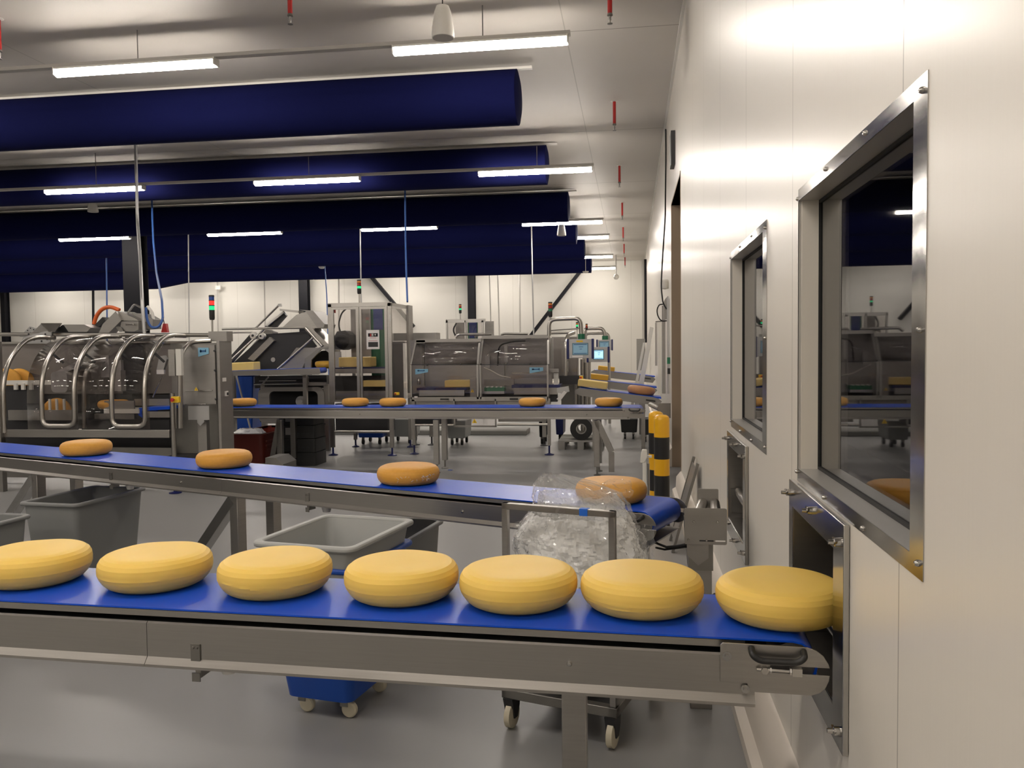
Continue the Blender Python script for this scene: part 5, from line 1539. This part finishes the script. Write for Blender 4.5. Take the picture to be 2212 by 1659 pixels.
br = wheel_at(1384, 853, 12.97, DCHEESE, 'brown-rinded cheese wheel rolling down the nearest outfeed conveyor', seed=61, s=1.2)
br.rotation_euler = (0, an, 0)
br.location = (br.location.x, 12.97, a1.z + .006 + (b1.z - a1.z) * (br.location.x - a1.x) / (b1.x - a1.x))
# end of the rear conveyor at the wall: sensor plate and rollers
es = thing('roller_stand', 'brownish steel sensor plate with roller at the end of the rear conveyor', 'roller stand', W(1436, 905, Y=10.3))
m = MB(); pb(m, 1421, 871, 1449, 903, 10.3, .008); m.build('plate', STEEL, es, bevel=.002)
pt(MB(), [(1405, 874, 10.9), (1424, 883, 10.32)], .03).build('roller', TUBE, es)
q = W(1436, 905, Y=10.32); MB().box((q.x - .05, 10.31, 0), (q.x + .05, 10.39, q.z + .04)).build('post', STEELW, es)

# ------------------------------------------------------------------ crates, tubs, pallet and reel on the floor
red = thing('plastic_crate', 'red-brown plastic crate with film inside beside the arched machine', 'crate', (-5.75, 11.3, 0), group='crates on the floor')
x0, x1 = W(492, 960, Y=10.9).x, W(567, 960, Y=10.9).x
za = W(530, 938, Y=10.9).z
MB().frame(rrect(x0, 10.9, x1, 12.2, .06), rrect(x0 + .03, 10.93, x1 - .03, 12.17, .05), 'xy', .04, za).build('walls', REDTUB, red)
MB().box((x0 + .02, 10.92, .04), (x1 - .02, 12.18, .08)).build('base', REDTUB, red)
MB().frame(rrect(x0 - .015, 10.885, x1 + .015, 12.215, .07), rrect(x0 + .03, 10.93, x1 - .03, 12.17, .05), 'xy', za - .03, za).build('rim', REDTUB, red)
for k in range(3): MB().box((x1 + .001, 11.0, za - .12 - k * .06), (x1 + .012, 12.1, za - .10 - k * .06)).build('rib', REDTUB, red)
hp = MB().grid(bag_rings([(za + .06, x1 - .42, x1 - .10, .06), (za, x1 - .52, x1 - .05, .14), (za - .2, x1 - .5, x1 - .06, .14)], 1, .12, 3, n=40, sub=3))
for v in hp.v: v.y += 11.15 - 3.62
o = hp.build('film_heap', wh, loc=(x1 - .3, 11.15, za - .2), sharp=14); tag(o, 'crumpled white film heap in the red-brown crate', 'film heap')
bbn = thing('tall_tub', 'tall blue plastic tub behind the left end of the rear conveyor', 'tub', (-5.9, 12.9, 0), group='tubs behind the rear conveyor')
a, b = W(496, 812, Y=12.9), W(546, 812, Y=12.9)
zb0, zt0 = .05, a.z
MB().hexa([(a.x + .06, 12.92, zb0), (b.x - .06, 12.92, zb0), (b.x - .06, 13.35, zb0), (a.x + .06, 13.35, zb0)], [(a.x, 12.9, zt0), (b.x, 12.9, zt0), (b.x, 13.4, zt0), (a.x, 13.4, zt0)]).build('body', BLUEP, bbn, bevel=.02)
MB().frame(rrect(a.x - .03, 12.87, b.x + .03, 13.43, .05), rrect(a.x + .01, 12.91, b.x - .01, 13.39, .04), 'xy', zt0, zt0 + .04).build('rim', BLUEP, bbn)
# broom leaning at it
q0, q1 = W(511, 812, Y=12.8), W(542, 930, Y=12.75)
o = MB().cyl(q0, q1, .014, n=8).build('broom_handle', OFFGREY, loc=q1); tag(o, 'thin grey stick leaning against the tall blue tub', 'stick')
# stack of black crates
X0c, X1c = W(603, 960, Y=11.0).x, W(680, 960, Y=11.0).x
zz = 0.0
hts = [.19, .19, .185, .175]
bl0 = None
lab = ['black ventilated crate at the bottom of the stack behind the middle conveyor', 'black ventilated crate second from the bottom of the stack', 'black ventilated crate third from the bottom of the stack', 'top black crate of the stack with paper labels and films in it']
for k, h in enumerate(hts):
    t = thing('plastic_crate', lab[k], 'crate', ((X0c + X1c) / 2, 11.2, zz), group='black crates in the stack')
    e = (3 - k) * .006
    MB().frame(rrect(X0c - e, 11.0 - e, X1c + e, 11.40, .03), rrect(X0c + .02, 11.02, X1c - .02, 11.38, .025), 'xy', zz + .002, zz + h - .004).build('walls', BLACKP, t)
    MB().box((X0c + .01, 11.01, zz + .004), (X1c - .01, 11.39, zz + .02)).build('base', BLACKP, t)
    MB().frame(rrect(X0c - e - .008, 10.99 - e, X1c + e + .008, 11.41, .03), rrect(X0c + .02, 11.02, X1c - .02, 11.38, .025), 'xy', zz + h - .03, zz + h - .004).build('rim', BLACKP, t)
    sl_ = MB()
    for j in range(6):
        xx = X0c + .06 + j * (X1c - X0c - .12) / 6
        sl_.box((xx, 11.0 - e - .002, zz + .06), (xx + .045, 11.0 - e + .001, zz + .075))
    sl_.build('vent_slots', DARKM, t)
    if k in (2, 3):
        mb = MB()
        mb.box((X0c + .1, 11.0 - e - .003, zz + .05), (X0c + .2, 11.0 - e - .0005, zz + .15))
        if k == 3: mb.box((X0c + .24, 11.0 - e - .003, zz + .11), (X0c + .31, 11.0 - e - .0005, zz + .15))
        mb.build('label_card', OFFGREY, t)
    zz += h
for (dx0, dx1, hz, m_, lb) in ((.04, .27, .05, PAPER, 'loose white sheets in the top black crate'), (.26, .46, .06, BLACKP, 'dark folded tray in the top black crate')):
    mb = MB()
    mb.hexa([(X0c + dx0, 11.05, zz - .02), (X0c + dx1, 11.05, zz - .01), (X0c + dx1, 11.35, zz - .01), (X0c + dx0, 11.35, zz - .02)], [(X0c + dx0 + .01, 11.05, zz + .005), (X0c + dx1, 11.05, zz + hz * .6), (X0c + dx1 - .01, 11.35, zz + hz), (X0c + dx0 + .02, 11.35, zz + hz * .7)])
    o = mb.build('loose_sheets' if m_ is PAPER else 'folded_tray', m_, loc=(X0c + dx0, 11.05, zz)); tag(o, lb, 'packaging')
# grey side chute by the stack
q = W(972, 1016, Z=0)
o = MB().hexa([(q.x - .03, q.y, 0), (q.x + .03, q.y - .01, 0), (q.x + .035, q.y + .03, 0), (q.x - .02, q.y + .035, 0)], [(q.x - .03, q.y, .004), (q.x + .03, q.y - .01, .006), (q.x + .035, q.y + .03, .003), (q.x - .02, q.y + .035, .005)]).build('tape_scrap', BLUEP, loc=q); tag(o, 'tiny blue scrap lying on the floor beyond the middle conveyor', 'scrap')
m = MB(); pp(m, [(573, 989), (595, 989), (612, 1003), (612, 1049), (573, 1049)], 9.6, .4)
o = m.build('metal_bin', STEELD, loc=W(590, 1003, Y=9.6)); tag(o, 'small metal bin just behind the middle conveyor', 'bin')


def cart(x0, x1, ytop, Y, mat, label, d=.55, name='tub_cart', top=None):
    a, b = W(x0, 930, Y=Y), W(x1, 930, Y=Y)
    zt = top if top else W(x0, ytop, Y=Y).z
    t = thing(name, label, 'tub', ((a.x + b.x) / 2, Y, 0), group='wheeled tubs under the machines')
    e = (b.x - a.x) * .06
    MB().hexa([(a.x + e, Y + .02, .12), (b.x - e, Y + .02, .12), (b.x - e, Y + d - .02, .12), (a.x + e, Y + d - .02, .12)], [(a.x, Y, zt), (b.x, Y, zt), (b.x, Y + d, zt), (a.x, Y + d, zt)]).build('body', mat, t, bevel=.015)
    for xx in (a.x + e + .06, b.x - e - .06):
        for yy in (Y + .08, Y + d - .08):
            MB().box((xx - .02, yy - .02, .07), (xx + .02, yy + .02, .13)).build('caster_fork', STEELD, t)
            MB().lathe([(0, -.016), (.045, -.016), (.045, .016), (0, .016)], (xx, yy, .046), 16, 'x').build('caster_wheel', RUBBER, t)
    return t


cart(770, 828, 905, 13.45, BLUEP, 'dark blue wheeled tub under the tall cabinet')
cart(832, 893, 905, 13.6, GREYTUB, 'grey wheeled tub right of the blue one under the tall cabinet')
cart(964, 1006, 908, 13.4, GREYTUB, 'grey wheeled tub in the middle under the packing machine')
cart(1164, 1178, 905, 13.6, GREYD, 'narrow dark wheeled tub by the right leg of the packing machine')
cart(1200, 1217, 905, 14.0, NAVYP, 'narrow navy wheeled tub between the leg and the pallet')
cart(1340, 1378, 905, 14.4, BLACKP, 'black wheeled tub behind the rear conveyor near the bollards')
cart(1384, 1422, 905, 14.0, BLACKP, 'black wheeled tub nearest the wall behind the bollards', d=.4)
pal = thing('pallet', 'grey pallet on the floor under the black film reel', 'pallet', W(1262, 965, Y=12.9))
pa, pb_ = W(1206, 945, Y=12.95), W(1300, 945, Y=12.95)
for k in range(5):
    y0 = 12.95 + k * .19
    MB().box((pa.x, y0, .12), (pb_.x, y0 + .14, .145)).build('deck_board', WOODG, pal)
for f in (.0, .44, .88):
    x = pa.x + (pb_.x - pa.x) * f
    for y0 in (12.95, 13.35, 13.76):
        MB().box((x, y0, .0), (x + .10, y0 + .12, .12)).build('block', WOODG, pal)
re_ = thing('film_reel', 'large black film reel standing on the grey pallet', 'reel', W(1255, 950, Y=13.1))
c_ = W(1255.5, 929, Y=13.0)
rad = 24 * 13.0 / FPX
c_.z = .147 + rad
k = [(rad * .47, 0), (rad, 0), (rad, .32), (rad * .47, .32)]
n_ = 48
mb = MB(); mb.grid([[(c_.x + r_ * math.cos(2 * PI * j / n_), 13.0 + y_, c_.z + r_ * math.sin(2 * PI * j / n_)) for j in range(n_ + 1)] for (r_, y_) in k + [k[0]]]); mb.build('film_roll', BLACKP, re_)
k = [(rad * .46, .0), (rad * .46, .33), (rad * .38, .33), (rad * .38, .0)]
n_ = 32
mb = MB()
rows = [[(c_.x + r_ * math.cos(2 * PI * j / n_), 12.99 + y_, c_.z + r_ * math.sin(2 * PI * j / n_)) for j in range(n_ + 1)] for (r_, y_) in k + [k[0]]]
mb.grid(rows); mb.build('core', OFFGREY, re_)

# ------------------------------------------------------------------ hanging cables and conduits
CAB = [([(293, 312, 11.2), (297, 480, 11.2), (303, 560, 10.4), (307, 650, 9.66), (312, 722, 9.62)], .022, ALU, 'thick grey supply pipe dropping to the left machine in front of the ducts'),
       ([(328, 432, 14.1), (331, 520, 13.6), (338, 590, 12.0), (350, 650, 10.0), (352, 690, 9.72), (342, 708, 9.68), (326, 708, 9.68), (317, 690, 9.68), (315, 664, 9.68)], .016, BLUECABLE, 'blue hose hanging in a loop beside the grey supply pipe'),
       ([(230, 562, 22.4), (231, 660, 22.4), (232, 842, 22.4)], .020, BLUECABLE, 'straight blue conduit over the black slide'),
       ([(407, 508, 19.2), (408, 640, 19.2), (410, 850, 19.2)], .014, ALU, 'thin grey conduit left of the red and green stack light'),
       ([(469, 585, 32.35), (473, 845, 32.35)], .03, OFFGREY, 'thin far conduit right of the red and green stack light'),
       ([(201, 620, 31.8), (203, 850, 31.8)], .05, GREYD, 'dark far conduit over the left machine'),
       ([(571, 600, 31.5), (575, 842, 31.5)], .03, OFFGREY, 'far conduit above the tilted slicer'),
       ([(702, 580, 25.7), (706, 640, 25.0), (711, 840, 24.0)], .018, BLUECABLE, 'blue hose dropping to the left edge of the tall cabinet'),
       ([(731, 600, 31.5), (734, 842, 31.5)], .035, OFFGREY, 'far conduit seen over the tall cabinet'),
       ([(778, 494, 19.2), (779, 560, 19.2), (783, 850, 19.2)], .017, ALU, 'grey conduit beside the tall cabinet stack light'),
       ([(875, 414, 14.2), (876, 520, 14.0), (878, 600, 13.6), (880, 652, 13.25)], .016, BLUECABLE, 'blue hose dropping to the right corner of the tall cabinet'),
       ([(1057, 590, 30.8), (1060, 690, 30.2), (1063, 842, 30.0)], .022, OFFGREY, 'left of two conduits dropping behind the packing machine'),
       ([(1075, 590, 30.8), (1077, 660, 30.0), (1082, 842, 29.5)], .022, OFFGREY, 'right of two conduits dropping behind the packing machine'),
       ([(1122, 590, 31.5), (1125, 842, 31.5)], .03, OFFGREY, 'far thin conduit over the right bay of the packing machine'),
       ([(1148, 488, 19.2), (1150, 600, 18.6), (1156, 850, 18.0)], .016, ALU, 'grey conduit dropping to the right bay of the packing machine')]
for (pts, r, m_, lb) in CAB:
    q = [W(a, b, Y=c) for a, b, c in pts]
    top = Vector((q[0].x, q[0].y, ZC))
    if 'conduit' in lb or 'pipe' in lb or 'hose' in lb:
        if pts[0][1] < 600 and q[0].z < ZC - .05: q = [top] + q
    q = fillet(q, .12, 3)
    o = MB().tube(q, r, 8).build('hanging_conduit', m_, loc=q[-1])
    tag(o, lb, 'conduit', 'conduits hanging from the ceiling')
for (px, py, Y, lb) in ((470, 621, 32.26, 'small white junction box on the far conduit'),):
    m = MB(); pb(m, px - 5, py - 4, px + 6, py + 4, Y, .08)
    o = m.build('junction_box', WHITEP, loc=W(px, py, Y=Y)); tag(o, lb, 'junction box')

# ------------------------------------------------------------------ fittings along the far stretch of the right wall
def wallbox(name, px0, py0, px1, py1, Y, mat, label, cat, dep=None):
    a, b = W(px0, py0, Y=Y), W(px1, py1, Y=Y)
    o = MB().box((a.x, Y, b.z), (min(max(b.x, a.x + .02), XW - .001), Y + (dep or .3), a.z)).build(name, mat, loc=(a.x, Y, b.z))
    tag(o, label, cat)
    return o


wallbox('wall_cabinet', 1375, 732, 1394, 800, 24.0, STEELD, 'grey steel cabinet on the wall far behind the leaning boards', 'cabinet')
wallbox('wall_upright', 1430, 660, 1438, 850, 12.6, STEELW, 'broad grey steel upright on the wall beyond the doorway', 'upright', .12)
wallbox('wall_upright', 1441, 640, 1444, 850, 11.9, ALU, 'slim pale steel upright on the wall next to the doorway', 'upright', .08)
wallbox('white_box_column', 1421, 695, 1429, 850, 14.2, WHITEM, 'tall white box column on the wall beyond the steel upright', 'column box', .15)
wallbox('wall_strip', 1415, 697, 1420, 790, 15.6, OFFGREY, 'dark narrow strip on the wall left of the white box column', 'strip', .1)
ex = thing('exit_sign', 'small green sign on the wall beside the doorway', 'sign', W(1445, 780, Y=11.7))
a, b = W(1441, 772, Y=11.7), W(1451, 786, Y=11.7)
MB().box((a.x, 11.70, b.z), (XW - .001, 11.72, a.z)).build('green_face', GREENP, ex)
m = MB(); m.box((a.x + .005, 11.695, b.z - .14), (a.x + .05, 11.74, b.z - .06)); m.build('black_knob', BLACKP, ex)
# triangular bracket box above the upright
m = MB(); pp(m, [(1434, 651), (1438, 644), (1444, 640), (1444, 690), (1434, 690)], 12.3, .1)
o = m.build('bracket_box', STEELW, loc=W(1438, 690, Y=12.3)); tag(o, 'wedge shaped steel box at the top of the wall upright', 'bracket')
o = pt(MB(), [(1438, 280, 10.4), (1438.5, 330, 10.9), (1437, 470, 11.8), (1431, 560, 12.0), (1428, 620, 12.0), (1432, 655, 12.0), (1440, 668, 12.0)], .010, rad=.1).build('wall_cable', RUBBER, loc=W(1430, 600, Y=12)); tag(o, 'long black cable running down the wall beside the doorway', 'cable')
o = pt(MB(), [(1432, 657, 12.05), (1424, 658, 12.05), (1419, 668, 12.05), (1420, 680, 12.05), (1425, 690, 12.05), (1431, 694, 12.05), (1440, 693, 12.05)], .009, rad=.08).build('wall_cable', RUBBER, loc=W(1420, 675, Y=12.05)); tag(o, 'black cable loop standing off the wall upright', 'cable')
o = pt(MB(), [(1416, 695), (1442, 693)], .008, 12.1).build('rod_arm', STEELD, loc=W(1430, 694, Y=12.1)); tag(o, 'thin rod sticking out from the wall upright below the cable loop', 'rod')
m = MB(); q = W(1436, 612, Y=12.2)
m.lathe([(0, -.09), (.05, -.075), (.065, -.02), (.065, .03), (.045, .05), (.0, .05)], q, 16)
o = m.build('wall_horn', WHITEP, loc=q); tag(o, 'grey white horn lamp on the wall above the cable loop', 'horn')
m = MB(); a, b = W(1436, 300, Y=10.6), W(1440, 370, Y=10.6)
m.box((XW - .05, 10.2, b.z), (XW - .002, 10.5, a.z)); 
o = m.build('vent_strip', DARKM, loc=(XW, 10.35, b.z)); tag(o, 'dark vent strip high on the wall above the doorway', 'vent')
# pipes in the far corner
for k, (px, r, lb) in enumerate(((1391, .06, 'broad grey cable ladder in the far corner'), (1396, .025, 'thin dark pipe beside the cable ladder in the far corner'), (1399.5, .03, 'thin dark pipe on the right wall near the far corner'))):
    Y = (31.8, 30.5, 28.5)[k]
    a, b = W(px, 560, Y=Y), W(px, 740, Y=Y)
    a.x = b.x = min(a.x, XW - r - .005)
    o = MB().cyl(a, b, r, n=10).build('corner_pipe', OFFGREY if k == 0 else GREYD, loc=b); tag(o, lb, 'pipe')
# two white boards leaning at the wall
for (pts, Y, lb) in (([(1371, 832), (1377, 832), (1394, 740), (1389, 740)], 15.9, 'shorter white board leaning at the wall behind the outfeed conveyors'), ([(1379, 832), (1390, 832), (1412, 708), (1404, 706)], 15.7, 'taller white board leaning at the wall behind the outfeed conveyors')):
    mb = pp(MB(), pts, Y, .04)
    lo, hi = W((pts[0][0] + pts[1][0]) / 2, 832, Y=Y), W((pts[2][0] + pts[3][0]) / 2, pts[2][1], Y=Y)
    ext = lo + (lo - hi) * (lo.z / (hi.z - lo.z))
    wd_ = abs(W(pts[1][0], 832, Y=Y).x - W(pts[0][0], 832, Y=Y).x)
    mb.prism([(lo.x - wd_ / 2, lo.z), (lo.x + wd_ / 2, lo.z), (ext.x + wd_ / 2, 0), (ext.x - wd_ / 2, 0)], 'xz', Y, Y + .04)
    o = mb.build('leaning_board', WHITEM, loc=(ext.x, Y, 0)); tag(o, lb, 'board', 'white boards leaning at the wall')
